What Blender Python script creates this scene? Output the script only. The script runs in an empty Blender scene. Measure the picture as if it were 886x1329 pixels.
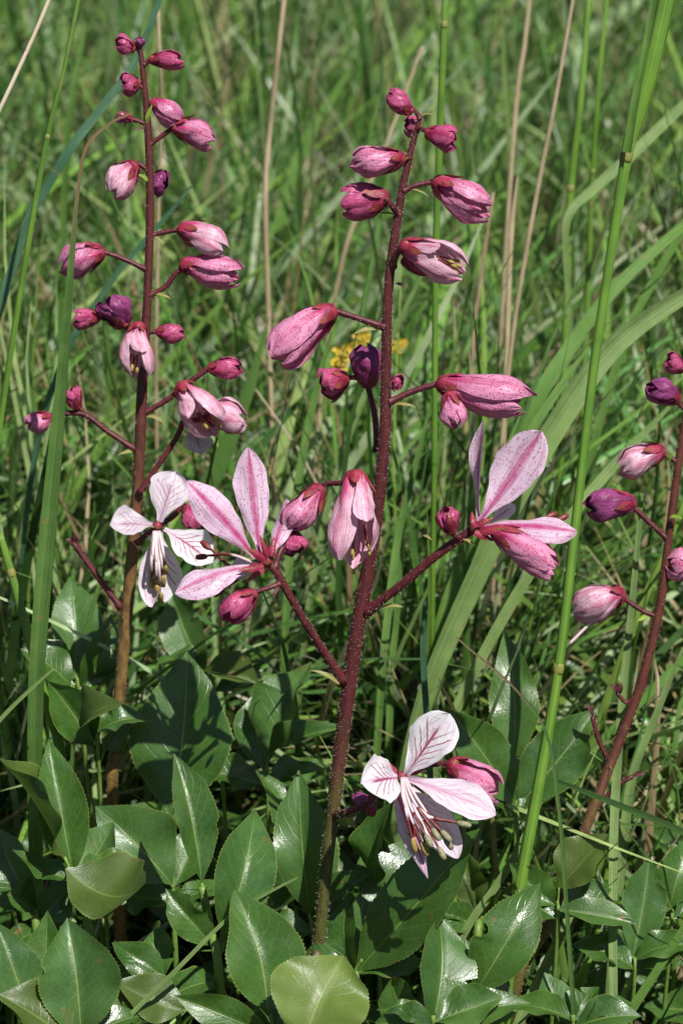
import bpy, math, random
import numpy as np
from math import radians, sin, cos, pi

random.seed(7)
rng = np.random.default_rng(11)
sc = bpy.context.scene
COL = sc.collection

# ------------------------------------------------------------------ camera
PITCH = radians(25.0)          # looking down into the meadow
DIST = 0.90                    # lens to the flowering stem
AIM = np.array([0.0, 0.0, 0.25])
FWD = np.array([0.0, cos(PITCH), -sin(PITCH)])
UPV = np.array([0.0, sin(PITCH), cos(PITCH)])
RGT = np.array([1.0, 0.0, 0.0])
CAM = AIM - DIST * FWD
SC = 0.332 / 1329.0            # metres per photo pixel at the stem
cd = bpy.data.cameras.new('camera')
cd.sensor_fit = 'VERTICAL'; cd.sensor_height = 36.0
cd.lens = 36.0 * DIST / 0.332
cd.clip_start = 0.02; cd.clip_end = 500
cd.dof.use_dof = True; cd.dof.focus_distance = DIST + 0.004; cd.dof.aperture_fstop = 17
cam = bpy.data.objects.new('camera', cd); COL.objects.link(cam)
cam.location = CAM; cam.rotation_euler = (pi / 2 - PITCH, 0, 0)
sc.camera = cam

# ------------------------------------------------------------------ light
SUN = np.array([0.27, -0.36, 0.90]); SUN /= np.linalg.norm(SUN)
w = bpy.data.worlds.new('World'); sc.world = w; w.use_nodes = True
nt = w.node_tree
sky = nt.nodes.new('ShaderNodeTexSky'); sky.sky_type = 'NISHITA'; sky.sun_disc = False
sky.sun_elevation = math.asin(SUN[2]); sky.sun_rotation = math.atan2(SUN[0], SUN[1])
nt.nodes['Background'].inputs[1].default_value = 0.05
nt.links.new(sky.outputs[0], nt.nodes['Background'].inputs[0])
sl = bpy.data.lights.new('sun', 'SUN'); sl.energy = 5.0; sl.angle = radians(0.53); sl.color = (1, 0.975, 0.93)
so = bpy.data.objects.new('sun', sl); COL.objects.link(so)
_h = math.hypot(SUN[0], SUN[1])
so.rotation_euler = (math.acos(SUN[2]), 0, math.atan2(SUN[0], -SUN[1]))
so.location = tuple(SUN * 3)
vs = sc.view_settings
vs.view_transform = 'Standard'; vs.look = 'None'; vs.exposure = 0.42; vs.gamma = 1.0
vs.use_curve_mapping = False
sc.cycles.max_bounces = 8; sc.cycles.transparent_max_bounces = 8

# ------------------------------------------------------------------ helpers
def unit(v):
    v = np.asarray(v, float); n = np.linalg.norm(v)
    return v / n if n > 1e-12 else v

def at(px, py, d=0.0):
    """photo pixel + metres behind the main stem's plane -> a point of the place"""
    k = (DIST + d) / DIST * SC
    return AIM + FWD * d + RGT * (px - 443) * k + UPV * (664.5 - py) * k

def psz(p, d=0.0): return p * SC * (DIST + d) / DIST

def crom(pts, n=6):
    P = np.array(pts, float)
    if len(P) < 3:
        t = np.linspace(0, 1, n + 1)[:, None]
        return P[0] * (1 - t) + P[-1] * t
    Q = np.vstack([2 * P[0] - P[1], P, 2 * P[-1] - P[-2]])
    out = []
    for i in range(1, len(Q) - 2):
        for t in np.arange(n) / n:
            a, b, c, d = Q[i - 1], Q[i], Q[i + 1], Q[i + 2]
            out.append(.5 * (2 * b + (c - a) * t + (2 * a - 5 * b + 4 * c - d) * t * t + (3 * b - a - 3 * c + d) * t ** 3))
    out.append(P[-1])
    return np.array(out)

def grid_faces(nv, nu, off=0, wrap=False):
    f = []
    for i in range(nv - 1):
        for j in range(nu if wrap else nu - 1):
            a = off + i * nu + j; b = off + i * nu + (j + 1) % nu
            f.append((a, b, b + nu, a + nu))
    return f

def piece_grid(V, mat, wrap=False):
    nv, nu = V.shape[:2]
    uu, vv = np.meshgrid(np.linspace(0, 1, nu), np.linspace(0, 1, nv))
    return (V.reshape(-1, 3), grid_faces(nv, nu, 0, wrap), np.stack([uu, vv], -1).reshape(-1, 2), mat)

def tube_piece(path, rad, mat, sides=8, bump=0.0):
    path = np.array(path, float); n = len(path)
    T = np.gradient(path, axis=0); T /= np.linalg.norm(T, axis=1)[:, None] + 1e-12
    ref = np.array([0.31, -0.9, 0.2]); V = np.zeros((n, sides, 3))
    for i in range(n):
        s = unit(np.cross(T[i], ref)); b = np.cross(s, T[i]); ref = b
        for j in range(sides):
            a = 2 * pi * j / sides
            r = rad[i] * (1 + bump * (rng.random() - .5) + bump * 1.2 * sin(5 * a + i * .06))
            V[i, j] = path[i] + r * (cos(a) * s + sin(a) * b)
    verts = V.reshape(-1, 3)
    faces = grid_faces(n, sides, 0, True)
    faces.append(tuple(range(sides - 1, -1, -1))); faces.append(tuple((n - 1) * sides + k for k in range(sides)))
    uu, vv = np.meshgrid(np.linspace(0, 1, sides), np.linspace(0, 1, n))
    return (verts, faces, np.stack([uu, vv], -1).reshape(-1, 2), mat)

ORG = {}
def mesh_obj(name, pieces, parent=None, origin=None, smooth=True):
    vs_, fs, uv, mi, mats = [], [], [], [], []
    off = 0
    for (v, f, u, m) in pieces:
        if m not in mats: mats.append(m)
        k = mats.index(m)
        vs_.append(v); uv.append(u if u is not None else np.zeros((len(v), 2)))
        fs += [tuple(i + off for i in q) for q in f]; mi += [k] * len(f); off += len(v)
    v = np.vstack(vs_); uv = np.vstack(uv)
    if origin is None: origin = v[0]
    origin = np.array(origin, float)
    me = bpy.data.meshes.new(name)
    me.from_pydata((v - origin).tolist(), [], fs)
    for m in mats: me.materials.append(m)
    me.polygons.foreach_set('material_index', mi)
    me.polygons.foreach_set('use_smooth', [smooth] * len(fs))
    ul = me.uv_layers.new(name='UVMap')
    li = np.zeros(len(me.loops), dtype=np.int32); me.loops.foreach_get('vertex_index', li)
    ul.data.foreach_set('uv', uv[li].ravel())
    o = bpy.data.objects.new(name, me); COL.objects.link(o)
    place(o, origin, parent)
    return o

def place(o, origin, parent):
    ORG[o.name] = np.array(origin, float)
    if parent is not None:
        o.parent = parent; o.location = tuple(np.array(origin) - ORG[parent.name])
    else:
        o.location = tuple(origin)

def thing(name, label, cat, loc, group=None):
    o = bpy.data.objects.new(name, None); o.empty_display_size = .01; COL.objects.link(o)
    place(o, loc, None); tag(o, label, cat, group)
    return o

def tag(o, label, cat=None, group=None, kind=None):
    if label: o['label'] = label
    if cat: o['category'] = cat
    if group: o['group'] = group
    if kind: o['kind'] = kind
    return o

# ------------------------------------------------------------------ materials
class NB:
    def __init__(s, name):
        s.m = bpy.data.materials.new(name); s.m.use_nodes = True
        s.t = s.m.node_tree; s.t.nodes.clear()
        s.out = s.n('OutputMaterial')
    def n(s, kind, **kw):
        x = s.t.nodes.new('ShaderNode' + kind)
        for k, v in kw.items(): setattr(x, k, v)
        return x
    def put(s, sock, v):
        if isinstance(v, bpy.types.NodeSocket): s.t.links.new(v, sock)
        elif isinstance(v, tuple) and sock.type == 'RGBA': sock.default_value = (*v[:3], 1)
        else: sock.default_value = v
    def math(s, op, a, b=None, c=None, clamp=False):
        x = s.n('Math', operation=op); x.use_clamp = clamp
        s.put(x.inputs[0], a)
        if b is not None: s.put(x.inputs[1], b)
        if c is not None: s.put(x.inputs[2], c)
        return x.outputs[0]
    def sstep(s, v, a, b, lo=0.0, hi=1.0):
        x = s.n('MapRange', interpolation_type='SMOOTHSTEP')
        s.put(x.inputs['Value'], v); s.put(x.inputs['From Min'], a); s.put(x.inputs['From Max'], b)
        s.put(x.inputs['To Min'], lo); s.put(x.inputs['To Max'], hi)
        return x.outputs[0]
    def mix(s, f, a, b, mode='MIX'):
        x = s.n('Mix', data_type='RGBA', blend_type=mode)
        s.put(x.inputs[0], f); s.put(x.inputs[6], a); s.put(x.inputs[7], b)
        return x.outputs[2]
    def coord(s, which='UV'): return s.n('TexCoord').outputs[which]
    def noise(s, vec, scale, detail=3, rough=.55, out=0):
        x = s.n('TexNoise'); s.put(x.inputs['Vector'], vec); x.inputs['Scale'].default_value = scale
        x.inputs['Detail'].default_value = detail; x.inputs['Roughness'].default_value = rough
        return x.outputs[out]
    def voro(s, vec, scale, feature='F1', out=0, rnd=1.0):
        x = s.n('TexVoronoi', feature=feature); s.put(x.inputs['Vector'], vec); x.inputs['Scale'].default_value = scale
        x.inputs['Randomness'].default_value = rnd
        return x.outputs[out]
    def bump(s, h, strength=.3, dist=.0005):
        x = s.n('Bump'); x.inputs['Strength'].default_value = strength; x.inputs['Distance'].default_value = dist
        s.put(x.inputs['Height'], h); return x.outputs[0]
    def surf(s, color, rough=.5, trans=0.0, tcol=None, normal=None, spec=.5, sheen=0.0):
        p = s.n('BsdfPrincipled'); s.put(p.inputs['Base Color'], color); s.put(p.inputs['Roughness'], rough)
        p.inputs['Specular IOR Level'].default_value = spec
        if sheen: p.inputs['Sheen Weight'].default_value = sheen
        if normal is not None: s.put(p.inputs['Normal'], normal)
        o = p.outputs[0]
        if trans:
            t = s.n('BsdfTranslucent'); s.put(t.inputs['Color'], tcol if tcol is not None else color)
            mx = s.n('MixShader'); s.put(mx.inputs[0], trans)
            s.t.links.new(o, mx.inputs[1]); s.t.links.new(t.outputs[0], mx.inputs[2]); o = mx.outputs[0]
        s.t.links.new(o, s.out.inputs[0]); return s.m

def sepuv(b):
    x = b.n('SeparateXYZ'); b.put(x.inputs[0], b.coord('UV'))
    a = b.math('ABSOLUTE', b.math('MULTIPLY_ADD', x.outputs[0], 2.0, -1.0))
    return x.outputs[0], x.outputs[1], a

def mat_petal(name, pale, pink, deep, veins, mid, dots, dotscale=1000, base_pink=.5, translu=.3):
    b = NB(name); u, v, a = sepuv(b)
    obj = b.coord('Object'); rnd = b.n('ObjectInfo').outputs['Random']
    nz = b.noise(obj, 160, 3)
    # soft pink midrib stripe, widening to the claw
    wid = b.math('MULTIPLY_ADD', v, -.22, .42)
    wid = b.math('ADD', wid, b.math('MULTIPLY_ADD', nz, .3, -.15))
    stripe = b.math('POWER', b.sstep(a, b.math('MULTIPLY', wid, 1.5), 0.0), 1.3)
    f = b.math('MULTIPLY', stripe, mid, clamp=True)
    f = b.math('ADD', f, b.math('MULTIPLY', b.sstep(v, .45, 0.0), base_pink), clamp=True)
    f = b.math('ADD', f, b.math('MULTIPLY_ADD', rnd, .24, -.12), clamp=True)
    f = b.math('ADD', f, b.math('MULTIPLY_ADD', b.noise(obj, 300, 4), .8, -.42), clamp=True)
    c = b.mix(f, pale, pink)
    # long fine veins
    st = b.n('CombineXYZ'); b.put(st.inputs[0], b.math('MULTIPLY_ADD', u, 26, b.math('MULTIPLY', nz, 3.0))); b.put(st.inputs[1], b.math('MULTIPLY', v, 2.2)); b.put(st.inputs[2], rnd)
    lv = b.sstep(b.noise(st.outputs[0], 1.0, 2), .54, .66)
    c = b.mix(b.math('MULTIPLY', lv, .34), c, pink)
    if veins:
        q = b.math('SUBTRACT', v, b.math('MULTIPLY', b.math('POWER', a, .8), .42))
        q = b.math('ADD', q, b.math('MULTIPLY_ADD', b.noise(obj, 240, 2), .12, -.06))
        side = b.math('GREATER_THAN', u, .5)
        q = b.math('MULTIPLY_ADD', q, 7.0, b.math('MULTIPLY_ADD', side, .45, b.math('MULTIPLY', rnd, 1.0)))
        fr = b.math('ABSOLUTE', b.math('SUBTRACT', b.math('FRACT', q), .5))
        wv = b.math('MULTIPLY_ADD', a, -.12, .18)
        ln = b.sstep(fr, wv, b.math('MULTIPLY', wv, .4))
        m = b.math('MULTIPLY', b.sstep(a, .82, .62), b.math('MULTIPLY', b.sstep(v, .12, .22), b.sstep(b.math('SUBTRACT', v, b.math('MULTIPLY', a, .3)), .72, .58)))
        ln = b.math('MULTIPLY', ln, m)
        md = b.math('MULTIPLY', b.sstep(a, .085, .04), b.sstep(v, .86, .7))
        ln = b.math('MAXIMUM', ln, md)
        c = b.mix(b.math('MULTIPLY', ln, veins), c, deep)
    dv = b.n('TexVoronoi'); b.put(dv.inputs['Vector'], obj); dv.inputs['Scale'].default_value = dotscale
    dens = b.math('MULTIPLY_ADD', b.noise(obj, 300, 1), .55, -.08)
    sp = b.n('SeparateColor'); b.put(sp.inputs[0], dv.outputs['Color'])
    on = b.math('LESS_THAN', sp.outputs[0], b.math('ADD', b.math('MULTIPLY_ADD', stripe, .25, dens), dots * .75))
    dt = b.math('MULTIPLY', b.sstep(dv.outputs['Distance'], b.math('MULTIPLY_ADD', sp.outputs[1], .26, .26), .16), on)
    c = b.mix(b.math('MULTIPLY', dt, dots), c, deep)
    bm = b.bump(b.math('ADD', b.math('MULTIPLY', lv, -.7), b.math('MULTIPLY_ADD', nz, 1.6, b.math('MULTIPLY', dt, .3))), .6, .0005)
    return b.surf(c, .42, translu, c, bm, .35)

M = {}
M['petal_white'] = mat_petal('veined white petal', (.78, .74, .78), (.68, .44, .57), (.30, .012, .08), .88, .4, .08, base_pink=.25)
M['petal_pale'] = mat_petal('pale pink petal', (.74, .63, .71), (.56, .22, .40), (.36, .03, .12), .35, .5, .12, base_pink=.35)
M['petal_pink'] = mat_petal('pink striped petal', (.72, .53, .67), (.48, .05, .20), (.38, .012, .08), 0.0, .85, .6, 1100, base_pink=.4)
M['bud'] = mat_petal('pink bud petal', (.62, .25, .40), (.45, .034, .14), (.34, .008, .06), 0.0, .5, .85, 1150, base_pink=.75, translu=.2)
M['bud_deep'] = mat_petal('deep pink bud petal', (.46, .085, .20), (.30, .016, .065), (.22, .006, .035), 0.0, .6, .8, 1150, base_pink=.75, translu=.16)
M['bud_purple'] = mat_petal('purple bud petal', (.26, .05, .17), (.16, .018, .08), (.08, .005, .03), 0.0, .8, .6, 1150, base_pink=.5, translu=.12)
M['bud_soft'] = mat_petal('soft pink bud petal', (.69, .42, .52), (.48, .055, .16), (.42, .03, .11), 0.0, .55, .4, 1150, base_pink=.85, translu=.22)
M['petal_fade'] = mat_petal('faded lavender petal', (.66, .58, .64), (.50, .33, .42), (.25, .06, .12), .6, .5, .1, base_pink=.3)

def mat_sepal():
    b = NB('crimson sepal'); u, v, a = sepuv(b); obj = b.coord('Object')
    c = b.mix(b.sstep(b.noise(obj, 350, 3), .35, .65), (.17, .010, .028), (.33, .035, .065))
    c = b.mix(b.math('MULTIPLY', b.sstep(v, .35, .75), b.sstep(a, .7, .2)), c, (.21, .075, .035))
    d = b.sstep(b.voro(obj, 1500), .3, .15)
    c = b.mix(b.math('MULTIPLY', d, .6), c, (.13, .006, .02))
    return b.surf(c, .45, .12, c, b.bump(b.voro(obj, 1500), .5, .0003), .4)
M['sepal'] = mat_sepal()

def mat_stem(name, top, bot, z0, z1, dark):
    b = NB(name); obj = b.coord('Object'); g = b.n('NewGeometry').outputs['Position']
    x = b.n('SeparateXYZ'); b.put(x.inputs[0], g)
    st = b.n('VectorMath', operation='MULTIPLY'); b.put(st.inputs[0], g); st.inputs[1].default_value = (1, 1, .18)
    n1 = b.noise(st.outputs[0], 500, 4); n2 = b.noise(g, 900, 3)
    z = b.math('ADD', x.outputs[2], b.math('MULTIPLY_ADD', b.noise(st.outputs[0], 260, 3), .05, -.025))
    c = b.mix(b.sstep(z, z0, z1), bot, top)
    c = b.mix(b.sstep(n1, .42, .7, 0, .6), c, dark)
    d = b.sstep(b.voro(g, 1300), .28, .14)
    c = b.mix(b.math('MULTIPLY', d, .75), c, (.05, .006, .008))
    h = b.math('ADD', n1, b.math('MULTIPLY', d, .8))
    return b.surf(c, .5, 0, None, b.bump(h, .7, .0004), .4)
M['stem'] = mat_stem('crimson hairy stem', (.082, .014, .014), (.066, .074, .013), .138, .192, (.028, .004, .005))
M['stem_far'] = mat_stem('brown red stem', (.085, .016, .014), (.17, .105, .028), .175, .27, (.035, .008, .007))
M['stem_right'] = mat_stem('russet stem', (.10, .027, .016), (.12, .10, .024), .09, .17, (.04, .012, .008))
M['pedicel'] = mat_stem('dark red pedicel', (.095, .012, .017), (.085, .014, .014), .05, .3, (.03, .004, .006))

def mat_plain(name, col, col2, scale, rough=.6, trans=0.0, spec=.4):
    b = NB(name); obj = b.coord('Object')
    c = b.mix(b.sstep(b.noise(obj, scale, 4), .35, .68), col, col2)
    return b.surf(c, rough, trans, c, b.bump(b.noise(obj, scale * 3, 2), .3, .0003), spec)
M['hair'] = mat_plain('pale gland hair', (.70, .58, .54), (.82, .75, .70), 800, .4, .4)
M['filament'] = mat_plain('white filament', (.72, .62, .62), (.76, .55, .58), 700, .45, .25)
M['filament_tip'] = mat_plain('dark red filament tip', (.12, .012, .02), (.20, .05, .03), 1500, .4)
M['anther'] = mat_plain('grey olive anther', (.17, .16, .08), (.27, .25, .15), 1500, .6)
M['anther_y'] = mat_plain('olive yellow anther', (.22, .15, .03), (.34, .26, .07), 1500, .6)
M['bract'] = mat_plain('pale green bract', (.22, .26, .07), (.30, .22, .08), 500, .5, .25)
M['bract_green'] = mat_plain('bright green bract', (.26, .36, .05), (.18, .26, .04), 500, .5, .25)
M['wither'] = mat_plain('withered calyx', (.06, .015, .02), (.10, .03, .03), 600, .6)
M['yellow'] = mat_plain('yellow petal', (.66, .50, .06), (.60, .42, .04), 300, .5, .3)

def mat_leaf(name, top, top2, under, gloss=.34, veincol=(.16, .22, .06), translu=.2):
    b = NB(name); u, v, a = sepuv(b); obj = b.coord('Object')
    rnd = b.n('ObjectInfo').outputs['Random']
    c = b.mix(b.sstep(b.noise(obj, 75, 5), .32, .66), top, top2)
    c = b.mix(b.math('MULTIPLY', rnd, .35), c, (top2[0] * 1.35, top2[1] * 1.25, top2[2] * .9))
    back = b.n('NewGeometry').outputs['Backfacing']
    c = b.mix(back, c, under)
    # lateral veins
    q = b.math('SUBTRACT', v, b.math('MULTIPLY', a, .30))
    q = b.math('ADD', q, b.math('MULTIPLY_ADD', b.noise(obj, 110, 2), .05, -.025))
    fr = b.math('ABSOLUTE', b.math('SUBTRACT', b.math('FRACT', b.math('MULTIPLY_ADD', q, 9.0, rnd)), .5))
    ln = b.sstep(fr, .07, .015)
    ln = b.math('MULTIPLY', ln, b.sstep(a, .96, .7))
    c = b.mix(b.math('MULTIPLY', ln, .24), c, veincol)
    net = b.sstep(b.voro(obj, 420, 'DISTANCE_TO_EDGE'), .10, .0)
    c = b.mix(b.math('MULTIPLY', net, .14), c, veincol)
    mid = b.sstep(a, b.math('MULTIPLY_ADD', v, -.03, .05), .012)
    c = b.mix(b.math('MULTIPLY', mid, .75), c, (veincol[0] * 1.3, veincol[1] * 1.25, veincol[2]))
    rim = b.sstep(a, .965, .995)
    c = b.mix(b.math('MULTIPLY', rim, .6), c, (.22, .25, .06))
    # fine oil-gland stipple, a few brown blemishes
    vo = b.voro(obj, 1500)
    sp = b.math('MULTIPLY', b.sstep(b.noise(obj, 130, 3), .66, .70), b.sstep(b.noise(obj, 35, 1), .46, .56))
    c = b.mix(b.math('MULTIPLY', sp, .8), c, (.17, .10, .035))
    h = b.math('ADD', b.math('MULTIPLY', vo, .35), b.math('MULTIPLY', b.noise(obj, 420, 4), .8))
    h = b.math('SUBTRACT', h, b.math('MULTIPLY', ln, .8)); h = b.math('SUBTRACT', h, b.math('MULTIPLY', mid, 1.2))
    nrm = b.bump(h, .25, .0006)
    r = b.math('MULTIPLY_ADD', b.sstep(b.noise(obj, 90, 5), .3, .7), .26, gloss - .10)
    r = b.math('ADD', r, b.math('MULTIPLY', back, .18))
    tc = b.mix(.55, c, (.22, .38, .03))
    return b.surf(c, r, translu, tc, nrm, .62)
M['leaf'] = mat_leaf('glossy green leaflet', (.022, .070, .011), (.048, .118, .018), (.075, .115, .020), .36)
M['leaf_pale'] = mat_leaf('yellow green leaflet', (.075, .130, .022), (.11, .165, .030), (.11, .16, .03), .46, (.17, .22, .06))
M['leaf_olive'] = mat_leaf('olive leaflet underside', (.046, .080, .012), (.066, .108, .017), (.03, .09, .02), .46, (.11, .16, .04))
M['leaf_cool'] = mat_leaf('cool green leaflet', (.030, .086, .019), (.056, .132, .028), (.085, .125, .03), .38)
M['rachis'] = mat_plain('green leaf stalk', (.12, .21, .035), (.17, .26, .05), 300, .45, .1)

def mat_grass(name, c1, c2, scale=120, rough=.45, trans=.3, stripes=True, dry=None):
    b = NB(name); u, v, a = sepuv(b); obj = b.coord('Object')
    c = b.mix(b.sstep(b.noise(obj, scale, 3), .35, .65), c1, c2)
    if stripes:
        w_ = b.n('CombineXYZ'); b.put(w_.inputs[0], b.math('MULTIPLY', u, 30)); b.put(w_.inputs[1], b.math('MULTIPLY', v, 3))
        ln = b.noise(w_.outputs[0], 1.0, 2)
        c = b.mix(b.sstep(ln, .45, .65, 0, .45), c, (c2[0] * 1.5, c2[1] * 1.35, c2[2] * 1.5))
        nrm = b.bump(ln, .8, .0006)
        c = b.mix(b.sstep(a, .08, .02, 0, .5), c, (c2[0] * .6, c2[1] * .65, c2[2] * .6))
        c = b.mix(b.math('MULTIPLY', b.sstep(b.noise(obj, 210, 3), .66, .72), .6), c, (.28, .20, .08))
    else: nrm = None
    if dry:
        c = b.mix(b.sstep(v, dry[0], dry[1]), c, (.34, .22, .11))
    return b.surf(c, rough, trans, c, nrm, .45)
M['culm'] = mat_grass('bright green culm', (.085, .195, .022), (.135, .26, .03), 60, .42, .12)
M['culm_node'] = mat_plain('brownish culm node', (.17, .20, .04), (.20, .14, .04), 500)
M['blade'] = mat_grass('green grass blade', (.10, .22, .035), (.14, .27, .05))
M['blade_pale'] = mat_grass('pale grass blade', (.16, .26, .075), (.22, .33, .10))
M['blade_blue'] = mat_grass('blue green grass blade', (.045, .13, .06), (.07, .17, .085))
M['blade_dark'] = mat_grass('dark grass blade', (.04, .11, .02), (.06, .14, .025))
M['blade_drytip'] = mat_grass('green blade with withered tip', (.09, .20, .04), (.13, .25, .055), dry=(.74, .86))
M['straw'] = mat_grass('dry straw', (.34, .27, .15), (.44, .35, .21), 90, .55, .1)
M['straw_pale'] = mat_grass('bleached straw', (.62, .52, .36), (.70, .60, .44), 90, .55, .1)
M['straw_brown'] = mat_grass('brown dead stalk', (.27, .18, .11), (.36, .25, .16), 90, .6, .1)

def mat_meadow(name, rough=.32, trans=.34):
    b = NB(name)
    c = b.n('VertexColor', layer_name='tint').outputs[0]
    n = b.noise(b.coord('Object'), 90, 2)
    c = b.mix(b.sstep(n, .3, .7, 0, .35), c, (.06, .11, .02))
    return b.surf(c, rough, trans, c, None, .4)
M['meadow'] = mat_meadow('meadow grass blades')

def mat_ground():
    b = NB('soil and thatch'); p = b.n('NewGeometry').outputs['Position']
    c = b.mix(b.sstep(b.noise(p, 40, 5), .4, .62), (.030, .022, .012), (.075, .058, .03))
    c = b.mix(b.sstep(b.noise(p, 14, 4), .45, .6), c, (.030, .055, .014))
    h = b.noise(p, 120, 4)
    return b.surf(c, .9, 0, None, b.bump(h, .8, .01), .2)
M['ground'] = mat_ground()

# ------------------------------------------------------------------ ground sheet
def build_ground():
    xs = np.concatenate([[-90, -40, -15, -6], np.linspace(-2.5, 2.5, 41), [6, 15, 40, 90]])
    ys = np.concatenate([[-90, -40, -15, -5], np.linspace(-1.5, 5, 53), [9, 18, 40, 90]])
    X, Y = np.meshgrid(xs, ys)
    Z = .006 * np.sin(X * 9 + 1.3) * np.cos(Y * 7) + .004 * np.sin(X * 23 + Y * 19) - .006
    Z[(abs(X) > 3) | (Y > 6) | (Y < -2)] = -.006
    o = mesh_obj('ground', [piece_grid(np.stack([X, Y, Z], -1), M['ground'])], None, (0, 0, 0))
    tag(o, 'dark soil and thatch under the meadow grass', kind='structure')
build_ground()

# ------------------------------------------------------------------ meadow grass (uncountable)
def add_color(o, cols):
    a = o.data.color_attributes.new('tint', 'FLOAT_COLOR', 'POINT')
    a.data.foreach_set('color', np.concatenate([cols, np.ones((len(cols), 1))], 1).astype(np.float32).ravel())

def blades(name, n, roots, H, W, lean, az, curve, cols, seg=7, fold=.35):
    """numpy strip blades: three verts across, seg rows, bending over towards az"""
    t = np.linspace(0, 1, seg + 1)
    ang = lean[:, None] + curve[:, None] * t[None, :] ** 1.6       # angle off vertical
    ds = H[:, None] / seg
    hx = np.cumsum(np.sin(ang) * ds, 1) - np.sin(ang[:, :1]) * ds
    hz = np.cumsum(np.cos(ang) * ds, 1) - np.cos(ang[:, :1]) * ds
    wob = .012 * np.sin(t[None] * 5 + rng.random((n, 1)) * 6) * t[None] * (H[:, None] / .25)
    cx, cy = np.cos(az)[:, None], np.sin(az)[:, None]
    P = np.stack([roots[:, :1] + hx * cx - wob * cy, roots[:, 1:2] + hx * cy + wob * cx, roots[:, 2:3] + hz], -1)
    tw = az + pi / 2 + rng.normal(0, .5, n)
    tw = tw[:, None] + (rng.random((n, 1)) - .5) * 2.2 * t[None]
    S = np.stack([np.cos(tw), np.sin(tw), np.zeros_like(tw)], -1)
    wp = (np.minimum(1, .55 + 2.2 * t) * (1 - t ** 2.2) ** .8 + .02)[None, :, None] * W[:, None, None] * .5
    N = np.stack([-np.sin(tw) * np.cos(ang), np.cos(tw) * np.cos(ang), np.sin(ang)], -1)
    L = P - S * wp; R = P + S * wp; C = P + N * wp * fold
    V = np.stack([L, C, R], 2).reshape(-1, 3)
    m = (seg + 1) * 3
    f0 = []
    for i in range(seg):
        for j in range(2):
            a = i * 3 + j; f0.append((a, a + 1, a + 4, a + 3))
    F = (np.array(f0)[None] + (np.arange(n) * m)[:, None, None]).reshape(-1, 4)
    me = bpy.data.meshes.new(name)
    me.vertices.add(len(V)); me.vertices.foreach_set('co', V.astype(np.float32).ravel())
    me.loops.add(F.size); me.loops.foreach_set('vertex_index', F.astype(np.int32).ravel())
    me.polygons.add(len(F)); me.polygons.foreach_set('loop_start', np.arange(0, F.size, 4, dtype=np.int32))
    me.polygons.foreach_set('use_smooth', np.ones(len(F), dtype=bool))
    me.update(calc_edges=True)
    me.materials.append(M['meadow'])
    o = bpy.data.objects.new(name, me); COL.objects.link(o)
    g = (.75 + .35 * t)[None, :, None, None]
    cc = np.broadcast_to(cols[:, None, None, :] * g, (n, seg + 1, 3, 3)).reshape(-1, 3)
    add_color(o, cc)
    return o

PAL = np.array([(.14, .29, .055), (.21, .36, .065), (.11, .24, .065), (.31, .42, .15), (.34, .43, .23), (.045, .11, .025)])
def green(n):
    c = PAL[rng.choice(len(PAL), n, p=[.23, .17, .16, .13, .15, .16])]
    return c * rng.uniform(.5, 1.3, (n, 1)) * rng.uniform(.92, 1.08, (n, 3))
DRY = np.array([(.40, .30, .17), (.50, .40, .25), (.27, .18, .10), (.33, .27, .12)])
def dry(n): return DRY[rng.integers(0, 4, n)] * rng.uniform(.75, 1.3, (n, 1))

def spread(n, y0, y1, wide=.24, k=.22, pw=1.0):
    y = y0 + (y1 - y0) * rng.random(n) ** pw
    x = (rng.random(n) * 2 - 1) * (wide + k * np.maximum(y, 0))
    cl = .02 * np.stack([np.sin(x * 37 + y * 11), np.cos(y * 41 - x * 17)], -1)
    return np.stack([x + cl[:, 0], y + cl[:, 1], np.zeros(n) - .003], -1)

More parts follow.
